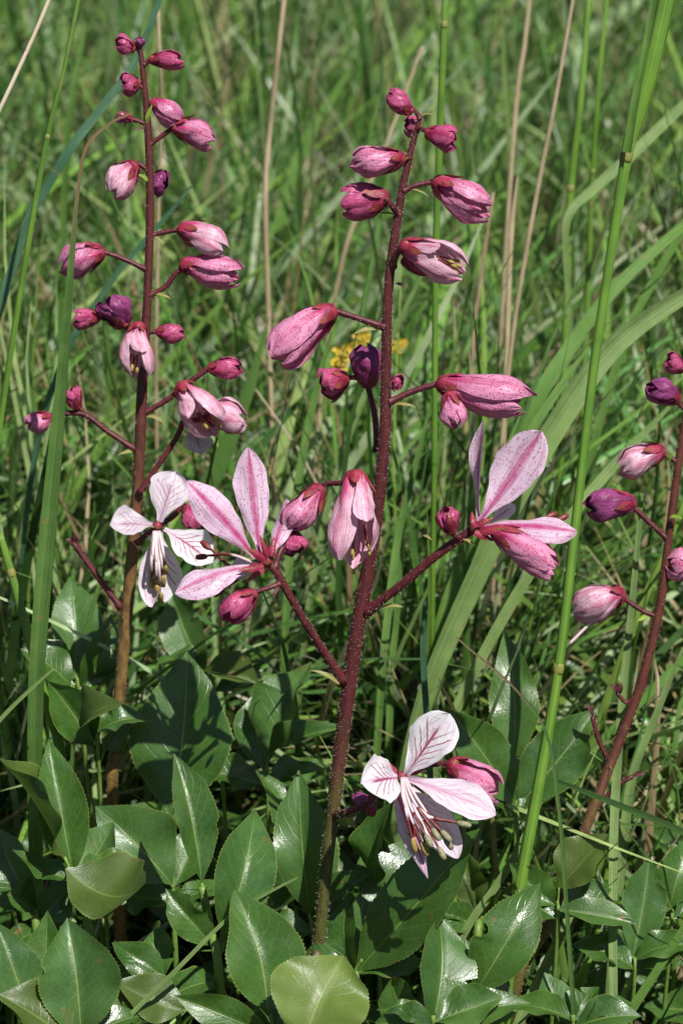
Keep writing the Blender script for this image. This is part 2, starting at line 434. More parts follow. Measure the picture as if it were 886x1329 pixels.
def meadow():
    n = 8800
    r = spread(n, .16, 3.0, .26, .24, 1.25)
    H = rng.uniform(.10, .25, n) * rng.uniform(.8, 1.2, n)
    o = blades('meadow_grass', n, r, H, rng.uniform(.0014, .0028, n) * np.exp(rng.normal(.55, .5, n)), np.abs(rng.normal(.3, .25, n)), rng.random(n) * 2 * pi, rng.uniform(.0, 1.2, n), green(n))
    tag(o, 'dense green meadow grass filling the background', 'grass', kind='stuff')
    n = 6800                                   # matted, lying blades in the sward
    r = spread(n, .12, 3.0, .26, .24, 1.2); r[:, 2] += rng.uniform(0, .09, n)
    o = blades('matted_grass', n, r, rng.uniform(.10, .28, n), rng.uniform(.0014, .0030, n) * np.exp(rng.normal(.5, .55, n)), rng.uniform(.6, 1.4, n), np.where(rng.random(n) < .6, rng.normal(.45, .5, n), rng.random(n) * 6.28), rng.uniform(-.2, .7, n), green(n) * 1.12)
    tag(o, 'matted lying green grass low in the meadow', 'grass', kind='stuff')
    n = 6500
    r = spread(n, .13, 3.0, .26, .24, 1.2); r[:, 2] += rng.uniform(0, .07, n)
    o = blades('dry_grass_litter', n, r, rng.uniform(.05, .22, n), rng.uniform(.0014, .0042, n), np.abs(rng.normal(.9, .45, n)), rng.random(n) * 2 * pi, rng.uniform(-.3, .8, n), dry(n))
    tag(o, 'thin dry tan grass scattered through the meadow', 'grass', kind='stuff')
    n = 1700                                   # upright stand close behind the plants
    r = spread(n, .10, 1.7, .27, .22, 1.35)
    o = blades('upright_grass', n, r, rng.uniform(.14, .30, n) * (1 + .35 * np.minimum(1, r[:, 1])), rng.uniform(.0016, .0046, n), np.abs(rng.normal(.13, .12, n)), rng.random(n) * 2 * pi, rng.uniform(.0, .45, n), green(n) * 1.08, 8)
    tag(o, 'upright green grass standing close behind the flowering stems', 'grass', kind='stuff')
    n = 420                                    # loose blades between the leaves at the right foot and the left edge
    side = rng.random(n) < .68
    r = np.stack([np.where(side, rng.uniform(.025, .16, n), rng.uniform(-.15, -.085, n)), np.where(side, rng.uniform(.0, .16, n), rng.uniform(.05, .16, n)), np.zeros(n) - .003], -1)
    o = blades('foot_grass', n, r, rng.uniform(.07, .19, n), rng.uniform(.0016, .0042, n), np.abs(rng.normal(.3, .22, n)), rng.random(n) * 2 * pi, rng.uniform(.0, .9, n), np.where(rng.random((n, 1)) < .18, dry(n), green(n) * 1.1), 8)
    tag(o, 'loose pale grass growing up between the leaves at the plants feet', 'grass', kind='stuff')
    n = 1500                                   # short grass under the leaves
    r = spread(n, -.13, .14, .24, 0)
    o = blades('short_grass', n, r, rng.uniform(.03, .085, n), rng.uniform(.0015, .0035, n), np.abs(rng.normal(.35, .3, n)), rng.random(n) * 2 * pi, rng.uniform(.1, 1.2, n), green(n))
    tag(o, 'short grass growing under the broad leaves', 'grass', kind='stuff')
    n = 3500                                   # outside the picture, thinner
    a = spread(n, .2, 3.4, .26, .24); s = np.sign(rng.random(n) - .5)
    a[:, 0] = s * (.3 + .25 * a[:, 1] + rng.random(n) * .7)
    o = blades('side_grass', n, a, rng.uniform(.12, .30, n), rng.uniform(.002, .005, n), np.abs(rng.normal(.3, .25, n)), rng.random(n) * 2 * pi, rng.uniform(.1, 1.4, n), green(n))
    tag(o, 'meadow grass going on to either side', 'grass', kind='stuff')
    # small broad leaves of low herbs in the sward
    n = 5200
    r = spread(n, .12, 2.8, .26, .24, 1.2); r[:, 2] = rng.uniform(.01, .12, n) * rng.random(n) ** .5
    o = blades('low_herb_leaves', n, r, rng.uniform(.010, .026, n), rng.uniform(.005, .012, n), rng.uniform(.4, 1.5, n), rng.random(n) * 2 * pi, rng.uniform(.0, .9, n), green(n) * np.array([.75, .85, .9]), 4)
    tag(o, 'small leaves of low herbs among the grass', 'herbs', kind='stuff')
meadow()

# ------------------------------------------------------------------ single grasses one can pick out
def to_ground(P3):
    """carry a path's end down to the soil, steepening as it goes"""
    pts = [np.array(p) for p in P3]; p = pts[-1].copy(); d = unit(pts[-1] - pts[-2])
    k = 0
    while p[2] > .0 and k < 40:
        d = unit(d + np.array([0, 0.0, -.55])); p = p + d * min(.025, max(.006, p[2])); pts.append(p.copy()); k += 1
    return pts

def ribbon(path, wid, mat, twist=0.0, fold=.25, twist2=None):
    path = np.array(path); n = len(path)
    T = np.gradient(path, axis=0); V = np.zeros((n, 5, 3))
    tws = np.linspace(twist, twist if twist2 is None else twist2, n)
    for i in range(n):
        t = unit(T[i]); f = unit(CAM * np.array([0, 1, 1]) - path[i] * np.array([0, 1, 1]))
        s = unit(np.cross(t, f)); nn = unit(np.cross(s, t))
        s2 = s * cos(tws[i]) + nn * sin(tws[i]); n2 = np.cross(s2, t)
        for j in range(5):
            q = (j - 2) / 2
            V[i, j] = path[i] + s2 * q * wid[i] * .5 + n2 * (abs(q) - .5) * fold * wid[i] * .5
    return piece_grid(V, mat)

def grass_blade(pts, label, mat='blade', twist=.2, fold=.3, ground=True, name='grass_plant', cat='grass', twist2=None, group=None):
    """pts: (px,py,width px,depth m), tip first"""
    P = [at(p[0], p[1], p[3]) for p in pts]; Wd = [psz(p[2], p[3]) for p in pts]
    if ground:
        n0 = len(P); P = to_ground(P); Wd += [Wd[-1] * (1 - .25 * (i + 1) / (len(P) - n0 + .01)) for i in range(len(P) - n0)]
    Q = crom([np.append(p, x) for p, x in zip(P, Wd)], 5)[::-1]
    Q[:, 3] *= .86
    t = thing(name, label, cat, Q[0, :3], group)
    mesh_obj('blade', [ribbon(Q[:, :3], Q[:, 3], M[mat], twist, fold, twist2)], t, Q[0, :3])
    return t

def culm(pts, label, mat='culm', ground=True, nodes=(), name='grass_plant', cat='grass', sheath=None):
    P = [at(p[0], p[1], p[3]) for p in pts]; Wd = [psz(p[2], p[3]) * .5 for p in pts]
    if ground:
        n0 = len(P); P = to_ground(P); Wd += [Wd[-1]] * (len(P) - n0)
    Q = crom([np.append(p, x) for p, x in zip(P, Wd)], 5)[::-1]
    t = thing(name, label, cat, Q[0, :3])
    if 'straw' in mat: Q[:, 3] *= .78
    mesh_obj('stalk', [tube_piece(Q[:, :3], Q[:, 3], M[mat], 8, .06)], t)
    for (x, y, wpx, d) in nodes:
        c = at(x, y, d); i = np.argmin(np.linalg.norm(Q[:, :3] - c, axis=1)); c = Q[i, :3]; ax = unit(Q[min(i + 1, len(Q) - 1), :3] - Q[max(i - 1, 0), :3])
        r = Q[i, 3] * 1.14
        mesh_obj('node', [tube_piece([c + ax * s * r for s in (-.9, -.45, 0, .45, .9)], [Q[i, 3] * 1.0, r * .95, r, r * .95, Q[i, 3] * 1.0], M['culm_node'], 8)], t)
    if sheath:
        P = [at(p[0], p[1], p[3]) for p in sheath]; Wd = [psz(p[2], p[3]) for p in sheath]
        S = crom([np.append(p, x) for p, x in zip(P, Wd)], 5)[::-1]
        mesh_obj('leaf_sheath', [ribbon(S[:, :3], S[:, 3], M['blade'], .35, .6)], t)
    return t

def grasses():
    culm([(872, -40, 24, .012), (846, 80, 23, .014), (822, 165, 20, .016), (812, 203, 16, .016), (790, 340, 13, .018), (768, 490, 13, .02), (745, 690, 13, .022), (724, 868, 14, .025), (700, 1010, 16, .028), (676, 1140, 17, .03)],
         'tall thick bright green grass stalk slanting down the right side', nodes=[(812, 203, 19, .016), (724, 868, 17, .025)],
         sheath=[(853, -40, 8, .006), (841, 40, 9, .007), (824, 130, 11, .008), (813, 198, 12, .010)])
    culm([(579, -30, 9, .10), (575, 60, 9, .10), (566, 300, 9, .11), (564, 450, 8, .115), (563, 590, 8, .12)],
         'thin upright bright green grass stalk right of the central stem', nodes=[(577, 40, 11, .10)])
    culm([(108, -30, 6, .02), (84, 90, 6, .02), (62, 178, 7, .022), (35, 330, 8, .025), (8, 500, 8, .03), (-14, 660, 8, .035)],
         'slender green grass stalk at the left edge, leaning past the blue-green blade', nodes=[(62, 178, 9, .022)])
    culm([(0, 692, 9, .05), (15, 744, 11, .05), (41, 838, 12, .05), (56, 895, 12, .05), (76, 965, 13, .055)],
         'jointed green grass stalk low at the left edge above the leaves', nodes=[(15, 744, 13, .05), (41, 838, 14, .05)])
    culm([(766, -30, 8, .22), (752, 140, 9, .22), (740, 245, 10, .225), (733, 420, 10, .23), (728, 560, 10, .235)],
         'blurred upright green stalk with a joint, left of the thick stalk', nodes=[(741, 240, 13, .225)])
    culm([(790, -30, 7, .26), (776, 110, 7, .26), (767, 250, 8, .27), (762, 380, 8, .28), (756, 520, 8, .28)],
         'blurred yellow-green stalk just behind the thick stalk', nodes=[(767, 235, 10, .27)])
    culm([(748, -30, 6, .16), (722, 120, 7, .16), (700, 230, 8, .165), (678, 350, 8, .17), (664, 440, 8, .175), (652, 560, 8, .18)],
         'long tan dead stalk leaning across the upper right', 'straw', name='dry_stalk', cat='dry stalk')
    culm([(690, -30, 7, .3), (680, 60, 8, .3), (672, 110, 8, .3), (661, 240, 8, .3), (650, 420, 8, .31)],
         'tan and green dead stalk at the top, left of the long tan one', 'straw', name='dry_stalk', cat='dry stalk')
    culm([(669, 228, 8, .2), (662, 320, 9, .2), (658, 430, 9, .2), (654, 540, 9, .2)],
         'short broken tan stalk ending beside the upper right stalks', 'straw', name='dry_stalk', cat='dry stalk')
    culm([(640, 250, 5, .25), (625, 350, 6, .25), (614, 440, 7, .25), (612, 560, 7, .25)],
         'thin brown dead stalk behind the upper buds', 'straw_brown', name='dry_stalk', cat='dry stalk')
    culm([(372, -30, 9, .24), (362, 60, 9, .24), (350, 170, 9, .25), (344, 260, 9, .25), (348, 400, 9, .26), (352, 520, 8, .26)],
         'upright tan stalk with green top between the two flowering plants', 'straw', name='dry_stalk', cat='dry stalk')
    culm([(68, -10, 7, -.02), (45, 45, 7, -.02), (22, 95, 7, -.02), (-6, 155, 7, -.02), (-60, 270, 7, -.015)],
         'bleached straw crossing the top left corner', 'straw_pale', name='dry_stalk', cat='dry stalk')
    culm([(205, 10, 6, .22), (208, 80, 7, .22), (210, 160, 7, .23), (206, 260, 7, .24), (203, 420, 7, .25)],
         'pale dead stalk behind the top of the left plant', 'straw', name='dry_stalk', cat='dry stalk')
    culm([(548, 60, 5, .3), (500, 190, 7, .3), (452, 310, 8, .3), (428, 420, 8, .31)],
         'slanting tan stalk behind the upper central stem', 'straw', name='dry_stalk', cat='dry stalk')
    culm([(588, 1105, 9, .055), (590, 1150, 10, .055), (592, 1215, 10, .055)], 'short bright green stalk rising between leaves under the lowest flower')
    # blades
    grass_blade([(172, 146, 3, .0), (140, 162, 4, .0), (112, 192, 5, .0), (102, 245, 6, .002), (94, 330, 10, .004), (86, 430, 15, .008), (75, 560, 22, .015), (62, 700, 27, .022), (50, 850, 26, .03)],
                'broad green blade with withered curling tip in front of the left plant', 'blade_drytip', .25, .3)
    grass_blade([(222, -40, 7, .12), (178, 75, 12, .11), (134, 138, 14, .105), (94, 190, 15, .10), (60, 245, 15, .10), (38, 285, 15, .10), (2, 395, 15, .095), (-30, 500, 14, .095)],
                'dark blue-green blade arching to the top left behind the left plant', 'blade_blue', .3, .3)
    grass_blade([(250, 240, 4, .14), (200, 300, 9, .14), (160, 345, 10, .14), (128, 390, 11, .14), (95, 440, 11, .14)],
                'narrow blue-green blade slanting behind the left plant', 'blade_blue', .4, .3)
    grass_blade([(960, 350, 14, .10), (886, 384, 26, .09), (800, 445, 34, .085), (735, 530, 38, .08), (670, 640, 38, .08), (612, 760, 34, .085), (560, 880, 30, .09)],
                'widest pale green blade sweeping down from the right edge', 'blade_pale', -.35, .35)
    grass_blade([(940, 245, 8, .17), (886, 292, 14, .16), (800, 372, 19, .15), (740, 450, 23, .145), (690, 530, 24, .14), (640, 640, 22, .14), (585, 770, 20, .14)],
                'green blade sweeping down behind the widest blade', 'blade', .3, .35)
    grass_blade([(760, 455, 5, .11), (728, 500, 12, .105), (690, 560, 16, .10), (650, 650, 17, .10), (600, 780, 16, .10), (556, 900, 15, .10)],
                'narrower green blade along the left of the widest blade', 'blade', .5, .3)
    grass_blade([(868, 528, 6, .12), (800, 600, 15, .115), (742, 668, 17, .11), (690, 740, 17, .11), (632, 840, 17, .11), (588, 930, 16, .11)],
                'pale blade running below the widest blade to the leaves', 'blade_pale', .2, .3)
    grass_blade([(940, 95, 10, .24), (886, 137, 15, .23), (820, 200, 17, .22), (770, 245, 16, .215), (738, 278, 13, .21), (734, 330, 9, .21), (740, 420, 8, .21)],
                'pale blade bent over at the upper right behind the thick stalk', 'blade_pale', .1, .25)
    grass_blade([(930, 255, 8, .2), (886, 300, 11, .2), (850, 360, 13, .2), (815, 430, 13, .2), (780, 540, 13, .2)],
                'green blade leaning out of the right edge above the widest blade', 'blade', .2, .25)
    grass_blade([(832, 640, 7, .06), (822, 760, 10, .058), (808, 900, 13, .056), (798, 1040, 14, .05), (795, 1180, 14, .03), (796, 1330, 13, .015)],
                'straight pale upright blade crossing in front of the right plant', 'blade_pale', .3, .4)
    grass_blade([(592, 827, 3, -.005), (630, 860, 3.5, -.006), (672, 898, 4, -.007), (708, 950, 5, -.008), (724, 1040, 6, -.008), (733, 1150, 7, -.006), (745, 1330, 8, .0)],
                'thin curling blade with brown tip hooking over the lower right leaves', 'blade_drytip', .5, .3)
    grass_blade([(386, 1139, 3, -.01), (340, 1163, 5, -.012), (298, 1190, 6, -.015), (230, 1258, 7, -.02), (150, 1340, 8, -.02)],
                'thin pale blade lying across the leaves at the bottom left', 'blade_pale', .2, .3)
    grass_blade([(700, 1040, 9, .05), (672, 1105, 12, .045), (640, 1155, 12, .045), (604, 1208, 12, .045)],
                'short pale blade slanting beside the lowest flower', 'blade_pale', .2, .3)
    grass_blade([(551, 780, 5, .07), (549, 830, 9, .07), (551, 890, 10, .07), (556, 960, 10, .07)],
                'short dark blade standing right of the stem above the lowest flower', 'blade_blue', .3, .4)
    grass_blade([(718, 1012, 5, .02), (760, 1028, 8, .02), (810, 1048, 10, .02), (886, 1080, 10, .025), (960, 1130, 10, .03)],
                'dark arching blade crossing the right plant near its foot', 'blade_dark', .3, .3)
    grass_blade([(70, 868, 3, .01), (40, 895, 6, .01), (0, 935, 7, .01), (-50, 1000, 7, .01)],
                'thin pale blade poking in low at the left edge', 'blade_pale', .3, .3)
    grass_blade([(770, 1120, 5, .06), (738, 1190, 13, .055), (700, 1270, 16, .05), (672, 1330, 17, .05)],
                'pale blade rising from the bottom right between leaves', 'blade_pale', .2, .35)
    grass_blade([(886, 840, 4, .07), (850, 930, 11, .07), (820, 1010, 14, .07), (806, 1120, 16, .07), (800, 1180, 15, .07)],
                'broad pale blade right behind the right plant foot', 'blade_pale', .3, .35)
    grass_blade([(900, 1180, 6, .02), (868, 1235, 12, .02), (826, 1300, 14, .02), (800, 1345, 14, .02)],
                'green blade leaning in at the bottom right corner', 'blade', .3, .35)
    grass_blade([(560, 330, 4, .2), (512, 430, 8, .2), (470, 520, 10, .2), (430, 640, 10, .2), (405, 760, 10, .2)],
                'slender pale blade slanting behind the central stem', 'blade_pale', .3, .3)
    grass_blade([(430, 430, 4, .18), (412, 500, 10, .18), (395, 580, 13, .18), (380, 680, 13, .18), (372, 790, 12, .18)],
                'green blade standing behind the flower left of the central stem', 'blade', .2, .3)
    grass_blade([(560, 520, 4, .14), (535, 620, 9, .14), (516, 700, 12, .14), (500, 830, 12, .13), (492, 930, 12, .13)],
                'green blade close behind the middle of the central stem', 'blade', .3, .35)
    grass_blade([(650, 700, 4, .13), (610, 780, 12, .125), (570, 860, 15, .12), (530, 960, 15, .12)],
                'bright green blade fanning right above the lowest flower', 'blade', .3, .35)
    grass_blade([(522, 690, 4, .15), (516, 790, 9, .15), (508, 870, 11, .15), (505, 960, 11, .15)],
                'narrow green blade between central stem and the fanning blade', 'blade', .3, .35)
    grass_blade([(455, 90, 8, .5), (410, 160, 16, .5), (385, 215, 18, .5), (365, 280, 17, .5), (340, 350, 16, .5)],
                'blurred yellow-green blade behind the tan stalk at top', 'blade', .2, .3)
    grass_blade([(112, 30, 6, .35), (92, 140, 11, .35), (84, 260, 12, .36), (80, 380, 12, .37)],
                'blurred upright green blade behind the left corner straw', 'blade', .3, .3)
    grass_blade([(118, 700, 3, .09), (150, 640, 4, .09), (140, 720, 6, .09), (118, 800, 7, .09)],
                'small bent green blade left of the left plant stem', 'blade', .3, .3)
grasses()

# ------------------------------------------------------------------ leaflets
def leaf_piece(base, tip, W, n, mat, fold=.25, bow=.06, wave=.02, prof=None, bite=None, rows=64, seed=0):
    r = np.random.default_rng(seed)
    ax = tip - base; L = np.linalg.norm(ax); ax = ax / L
    n = unit(n - ax * np.dot(n, ax)); s = np.cross(ax, n)
    pk = r.uniform(.9, 1.12)
    prof = prof or [(0, .03), (.06 * pk, .2), (.16 * pk, .55), (.3 * pk, .87), (.43 * pk, 1.0), (.56 * pk, .97), (.70 * pk, .78), (.82, .50 * pk), (.92, .24 * pk), (1, .0)]
    fold = fold * r.uniform(1.1, 2.3); bow = bow + r.normal(0, .055); wave = wave * r.uniform(1.4, 3.6)
    edge = r.uniform(-.25, .5)
    if bite is None and r.random() < .3:
        q0 = r.uniform(.3, .8); bite = (q0, q0 + r.uniform(.04, .09), r.choice([-1, 1]), r.uniform(.1, .35))
    roll = r.normal(0, .32)
    t = np.linspace(0, 1, rows + 1)
    wv = np.interp(t, [p[0] for p in prof], [p[1] for p in prof])
    wv = np.convolve(np.pad(wv, 2, mode='edge'), [.1, .2, .4, .2, .1], 'valid'); wv[-1] = .012
    us = np.array([-1, -.97, -.8, -.5, -.2, 0, .2, .5, .8, .97, 1.0])
    V = np.zeros((rows + 1, len(us), 3))
    ph = r.random(4) * 6
    asym = 1 + .07 * r.uniform(-1, 1)
    sway = .03 * L * r.uniform(-1, 1)
    for i, ti in enumerate(t):
        tooth = 1 + (.028 if i % 2 else -.008) * (1 if .05 < ti < .97 else 0)
        for j, u in enumerate(us):
            k = (tooth if abs(u) == 1 else 1) * (asym if u > 0 else 2 - asym)
            if bite and bite[0] < ti < bite[1] and u * bite[2] > 0:
                k *= 1 - bite[3] * sin((ti - bite[0]) / (bite[1] - bite[0]) * pi) ** .6
            x = u * wv[i] * W * .5 * k
            h = fold * abs(x) - .18 * fold * x * x / (W * .5)
            h += bow * L * (4 * ti * (1 - ti)) - bow * L * 1.2 * ti ** 3
            h += wave * W * sin(ti * 9 + ph[0] + u * 1.5) * abs(u) * (1 if u > 0 else -1) * min(1, wv[i] * 2)
            h += wave * .8 * W * sin(ti * 17 + ph[1]) * u * u * wv[i] + roll * x * ti + edge * W * .5 * wv[i] * max(0, abs(u) - .5) ** 2 * (1 + .6 * sin(ti * 6 + ph[2]))
            V[i, j] = base + ax * (ti * L) + s * (x + sway * sin(pi * ti)) + n * h
    g = piece_grid(V, mat)
    uv = g[2].copy(); uv[:, 0] = np.tile((us + 1) / 2, rows + 1)
    return (g[0], g[1], uv, mat)

def leaf_n(a, b): return RGT * a + (-FWD) * b + np.array([0, 0, 1.0]) * (1 - b)

def leaflet(parent, spec, seed):
    (bx, by, tx, ty, wpx, db, dt, a, b) = spec[:9]; kw = dict(spec[9]) if len(spec) > 9 else {}
    base, tip = at(bx, by, db), at(tx, ty, dt)
    rr = np.random.default_rng(seed + 900); kr = .3 if wpx > 94 else 1.0; a += kr * rr.normal(0, .28); b += kr * rr.normal(0, .18)
    n = leaf_n(a, b); ax = unit(tip - base); n = unit(n - ax * np.dot(n, ax)); s = np.cross(ax, n)
    vis = max(.45, math.sqrt(max(0, 1 - np.dot(s, FWD) ** 2)))
    W = psz(wpx, (db + dt) / 2) / vis * .97
    mat = M[kw.pop('m', 'leaf')]
    return mesh_obj('leaflet', [leaf_piece(base, tip, W, n, mat, seed=seed, **kw)], parent, base)

_seed = [100]
def compound_leaf(plant, rach, leaflets, w0=7):
    """rach: (px,py,d) from the foot to the terminal leaflet"""
    P = crom([at(*p) for p in rach], 6)
    rad = np.linspace(psz(w0) * .5, psz(w0) * .32, len(P))
    rr = mesh_obj('leaf_stalk', [tube_piece(P, rad, M['rachis'], 7)], plant)
    for sp in leaflets:
        _seed[0] += 1; leaflet(rr, sp, _seed[0])
        # petiolule from the stalk to this leaflet
        b = at(sp[0], sp[1], sp[5]); i = np.argmin(np.linalg.norm(P - b, axis=1))
        if np.linalg.norm(P[i] - b) > .002:
            mesh_obj('leaflet_stalk', [tube_piece(crom([P[i], (P[i] + b) / 2 - np.array([0, 0, .002]), b], 4), np.full(9, psz(w0) * .22), M['rachis'], 6)], rr)
    if len(leaflets) > 2:
        i = int(len(P) * .55); p = P[i]; rq = np.random.default_rng(_seed[0])
        for sg in (-1, 1):
            L = rq.uniform(.020, .028); tip = p + L * (RGT * sg * .85 + np.array([0, rq.uniform(.1, .5), rq.uniform(-.1, .35)]))
            mesh_obj('leaflet', [leaf_piece(p, tip, L * rq.uniform(.46, .56), np.array([sg * -.2, -.35, 1.0]), M['leaf'], .3, .05, .03, seed=_seed[0] * 3 + sg)], rr, p)
    return rr

def root_of(px, py, d):
    p = at(px, py, d); return np.array([p[0], p[1], 0.0])

def px_root(px, py, d):
    """depth-preserving foot on the soil under a pixel point, as (px,py,d)"""
    p = at(px, py, d); q = np.array([p[0] * .97, p[1] + .005, -.004])
    r = q - CAM; dd = np.dot(r, FWD) - DIST; k = (DIST + dd) / DIST * SC
    return (443 + np.dot(r, RGT) / k, 664.5 - np.dot(r, UPV) / k, dd)

# ------------------------------------------------------------------ flower parts
HAIR = {}; HPT = {}
def petal_piece(base, tip, W, n, mat, bow=.06, cup=.25, curl=0.0, prof=None, wave=.045, seed=0):
    r = np.random.default_rng(seed)
    ax = tip - base; L = np.linalg.norm(ax); ax /= L
    n = unit(n - ax * np.dot(n, ax)); s = np.cross(ax, n)
    prof = prof or [(0, .16), (.10, .18), (.22, .40), (.38, .74), (.55, .96), (.66, 1.0), (.78, .90), (.88, .64), (.95, .36), (1, .05)]
    nv, nu = 34, 15
    t = np.linspace(0, 1, nv); wv = np.interp(t, [p[0] for p in prof], [p[1] for p in prof])
    wv = np.convolve(np.pad(wv, 2, mode='edge'), [.1, .2, .4, .2, .1], 'valid'); wv[-1] = .04
    ph = r.random(4) * 6; V = np.zeros((nv, nu, 3))
    for i, ti in enumerate(t):
        for j, u in enumerate(np.linspace(-1, 1, nu)):
            x = u * wv[i] * W * .5 * (1 + (.05 * sin(ti * 13 + ph[2] + 2 * u) + .025 * sin(ti * 31 + ph[3] + 5 * u)) * abs(u))
            h = cup * W * .5 * u * u * wv[i] + bow * L * 4 * ti * (1 - ti) + curl * L * ti ** 3
            h += wave * W * (sin(ti * 8 + ph[0]) * u + sin(ti * 12 + u * 3 + ph[1]) * u * u)
            V[i, j] = base + ax * ti * L + s * x + n * h
    return piece_grid(V, mat)

def petal(parent, spec, seed):
    (bx, by, tx, ty, wpx, db, dt, a, b, m) = spec[:10]; kw = dict(spec[10]) if len(spec) > 10 else {}
    base, tip = at(bx, by, db), at(tx, ty, dt)
    n = leaf_n(a, b); ax = unit(tip - base); n = unit(n - ax * np.dot(n, ax)); s = np.cross(ax, n)
    vis = max(.4, math.sqrt(max(0, 1 - np.dot(s, FWD) ** 2)))
    return mesh_obj('petal', [petal_piece(base, tip, psz(wpx, db) / vis, n, M[m], seed=seed, **kw)], parent, base)

def shell(base, ax, s, b, L, R, phi, half, t0, t1, rfun, wfun, mat, nv=16, nu=9, skew=.0, off=0.0, flare=0.0):
    V = np.zeros((nv, nu, 3))
    for i, t in enumerate(np.linspace(0, 1, nv)):
        tt = t0 + (t1 - t0) * t
        for j, u in enumerate(np.linspace(-1, 1, nu)):
            th = phi + half * u * wfun(t)
            r = R * (rfun(tt) + off + skew * u) + flare * R * t ** 2
            V[i, j] = base + ax * (tt * L) + (s * cos(th) + b * sin(th)) * r
    return piece_grid(V, mat)

def bud(plant, bx, by, tx, ty, wpx, db=0.0, dt=None, m='bud', open_=0.0, sep=.34, seed=0, anth=False, wide=.42):
    """closed to half open flower bud: cup, five sepals, five overlapping petals"""
    r = np.random.default_rng(seed + int(bx * 3 + by))
    dt = db - .002 if dt is None else dt
    base, tip = at(bx, by, db), at(tx, ty, dt)
    ax = tip - base; L = np.linalg.norm(ax); ax = ax / L
    ref = np.array([.2, -.8, .5]); s = unit(np.cross(ax, ref)); b = np.cross(ax, s)
    R = psz(wpx, db) * .5 / (1 + open_ * .35)
    # receptacle cup
    cup = tube_piece([base - ax * L * .03, base + ax * L * .0, base + ax * L * .07, base + ax * L * .13], [R * .26, R * .42, R * .55, R * .40], M['sepal'], 10)
    o = mesh_obj('bud', [cup], plant, base)
    roll = r.random() * 2 * pi
    pk = r.uniform(-.05, .06); tipr = .10 if open_ < .05 else .3
    def rf(t):
        return np.interp(t, [0, .06, .18, .32 + pk, .50 + pk, .66 + pk, .80, .90, .97, 1.04], [.26, .42, .60, .80, .98, 1.0, .84, .56, .28, tipr])
    front = max(range(5), key=lambda k: np.dot(s * cos(roll + k * 1.2566) + b * sin(roll + k * 1.2566), -FWD))
    ben = s * r.normal(0, .10) + b * r.normal(0, .10)
    for k in range(5):
        phi = roll + k * 2 * pi / 5 + r.normal(0, .10)
        lay = [0.07, -.08, .02, -.12, .09][k] + r.normal(0, .03)
        t1 = 1.0 - .14 * r.random() - (.05 if k in (1, 3) else 0)
        wf = lambda t: np.interp(t, [0, .15, .4, .62, .8, .92, 1], [.55, .85, 1.0, 1.0, .86, .60, .10])
        half = radians(50) * (1 - .30 * open_) * r.uniform(.86, 1.08)
        fl = open_ * r.uniform(.2, .8)
        if anth and k == front: t1 = .56; fl += .25; half *= .8
        pc = shell(base, ax, s, b, L, R, phi, half, .04, t1, rf, wf, M[m], 20, 13, r.uniform(.03, .07), lay, fl)
        # creases along each petal and a slight bend so no two match
        v = pc[0].reshape(20, 13, 3).copy()
        for q in range(20):
            tq = q / 19
            for w2 in range(13):
                uq = (w2 - 6) / 6
                rad = v[q, w2] - base; rad = unit(rad - ax * np.dot(rad, ax))
                v[q, w2] += rad * R * (.05 * math.exp(-(uq / .22) ** 2) - .05 * abs(uq) ** 3 + .04 * sin(tq * 9 + uq * 4 + k * 2) + .025 * sin(tq * 21 + uq * 7 + seed)) + ben * L * tq * tq
        mesh_obj('petal', [(v.reshape(-1, 3), pc[1], pc[2], pc[3])], o, base)
        for _ in range(14):
            q = int(r.random() ** 1.5 * 15); p = v[q, r.integers(1, 12)]
            HPT.setdefault(plant.name, []).append((p, unit(p - base - ax * np.dot(p - base, ax))))
    for k in range(5):
        phi = roll + .6 + k * 2 * pi / 5 + r.normal(0, .12)
        wf = lambda t: np.interp(t, [0, .3, .7, 1], [.9, 1.0, .6, .05])
        pc = shell(base, ax, s, b, L, R, phi, radians(24), .02, sep * r.uniform(.7, 1.35), rf, wf, M['sepal'], 10, 7, 0, .13, .18 * r.random())
        mesh_obj('sepal', [pc], o, base)
    if anth:
        for k in range(5):
            a = r.random() * 6.28; p0 = base + ax * L * .15
            p1 = base + ax * L * r.uniform(.70, .84) + (s * cos(a) + b * sin(a)) * R * .35
            mesh_obj('stamen', stamen_pieces(p0, (p0 + p1) / 2, p1, psz(2.6, db), psz(9, db), 'anther_y'), o, p0)
    return o

def stamen_pieces(p0, p1, p2, w, al, am='anther', dark=.35):
    P = crom([p0, p1, p2], 9)
    k = int(len(P) * (1 - dark))
    pcs = [tube_piece(P[:k + 1], np.linspace(w * .5, w * .42, k + 1), M['filament'], 6)]
    if k < len(P) - 1:
        pcs.append(tube_piece(P[k:], np.linspace(w * .46, w * .34, len(P) - k), M['filament_tip'], 6, .5))
    d = unit(P[-1] - P[-3])
    pcs.append(tube_piece([p2 + d * al * q for q in (-.1, .08, .35, .65, .92, 1.0)], [w * .3, w * .75, w * .95, w * .9, w * .7, w * .2], M[am], 8))
    return pcs

def stalk(plant, pts, mat, name='pedicel', hair=True, sides=10, dens=.55):
    """pts: (px,py,width px,depth)"""
    k = {'stem': {'stem': .74, 'stem_far': .78, 'stem_right': .74}.get(mat, 1)}.get(name, .92)
    P = [np.append(at(p[0], p[1], p[3]), psz(p[2], p[3]) * .5 * k) for p in pts]
    Q = crom(P, 8)
    if name != 'stem':
        Q[0, 3] *= 1.5; Q[1, 3] *= 1.3; Q[2, 3] *= 1.12        # swollen joint
    o = mesh_obj(name, [tube_piece(Q[:, :3], Q[:, 3], M[mat], sides, .05)], plant, Q[0, :3])
    if hair: HAIR.setdefault(plant.name, []).append((Q[:, :3], Q[:, 3], dens))
    return o

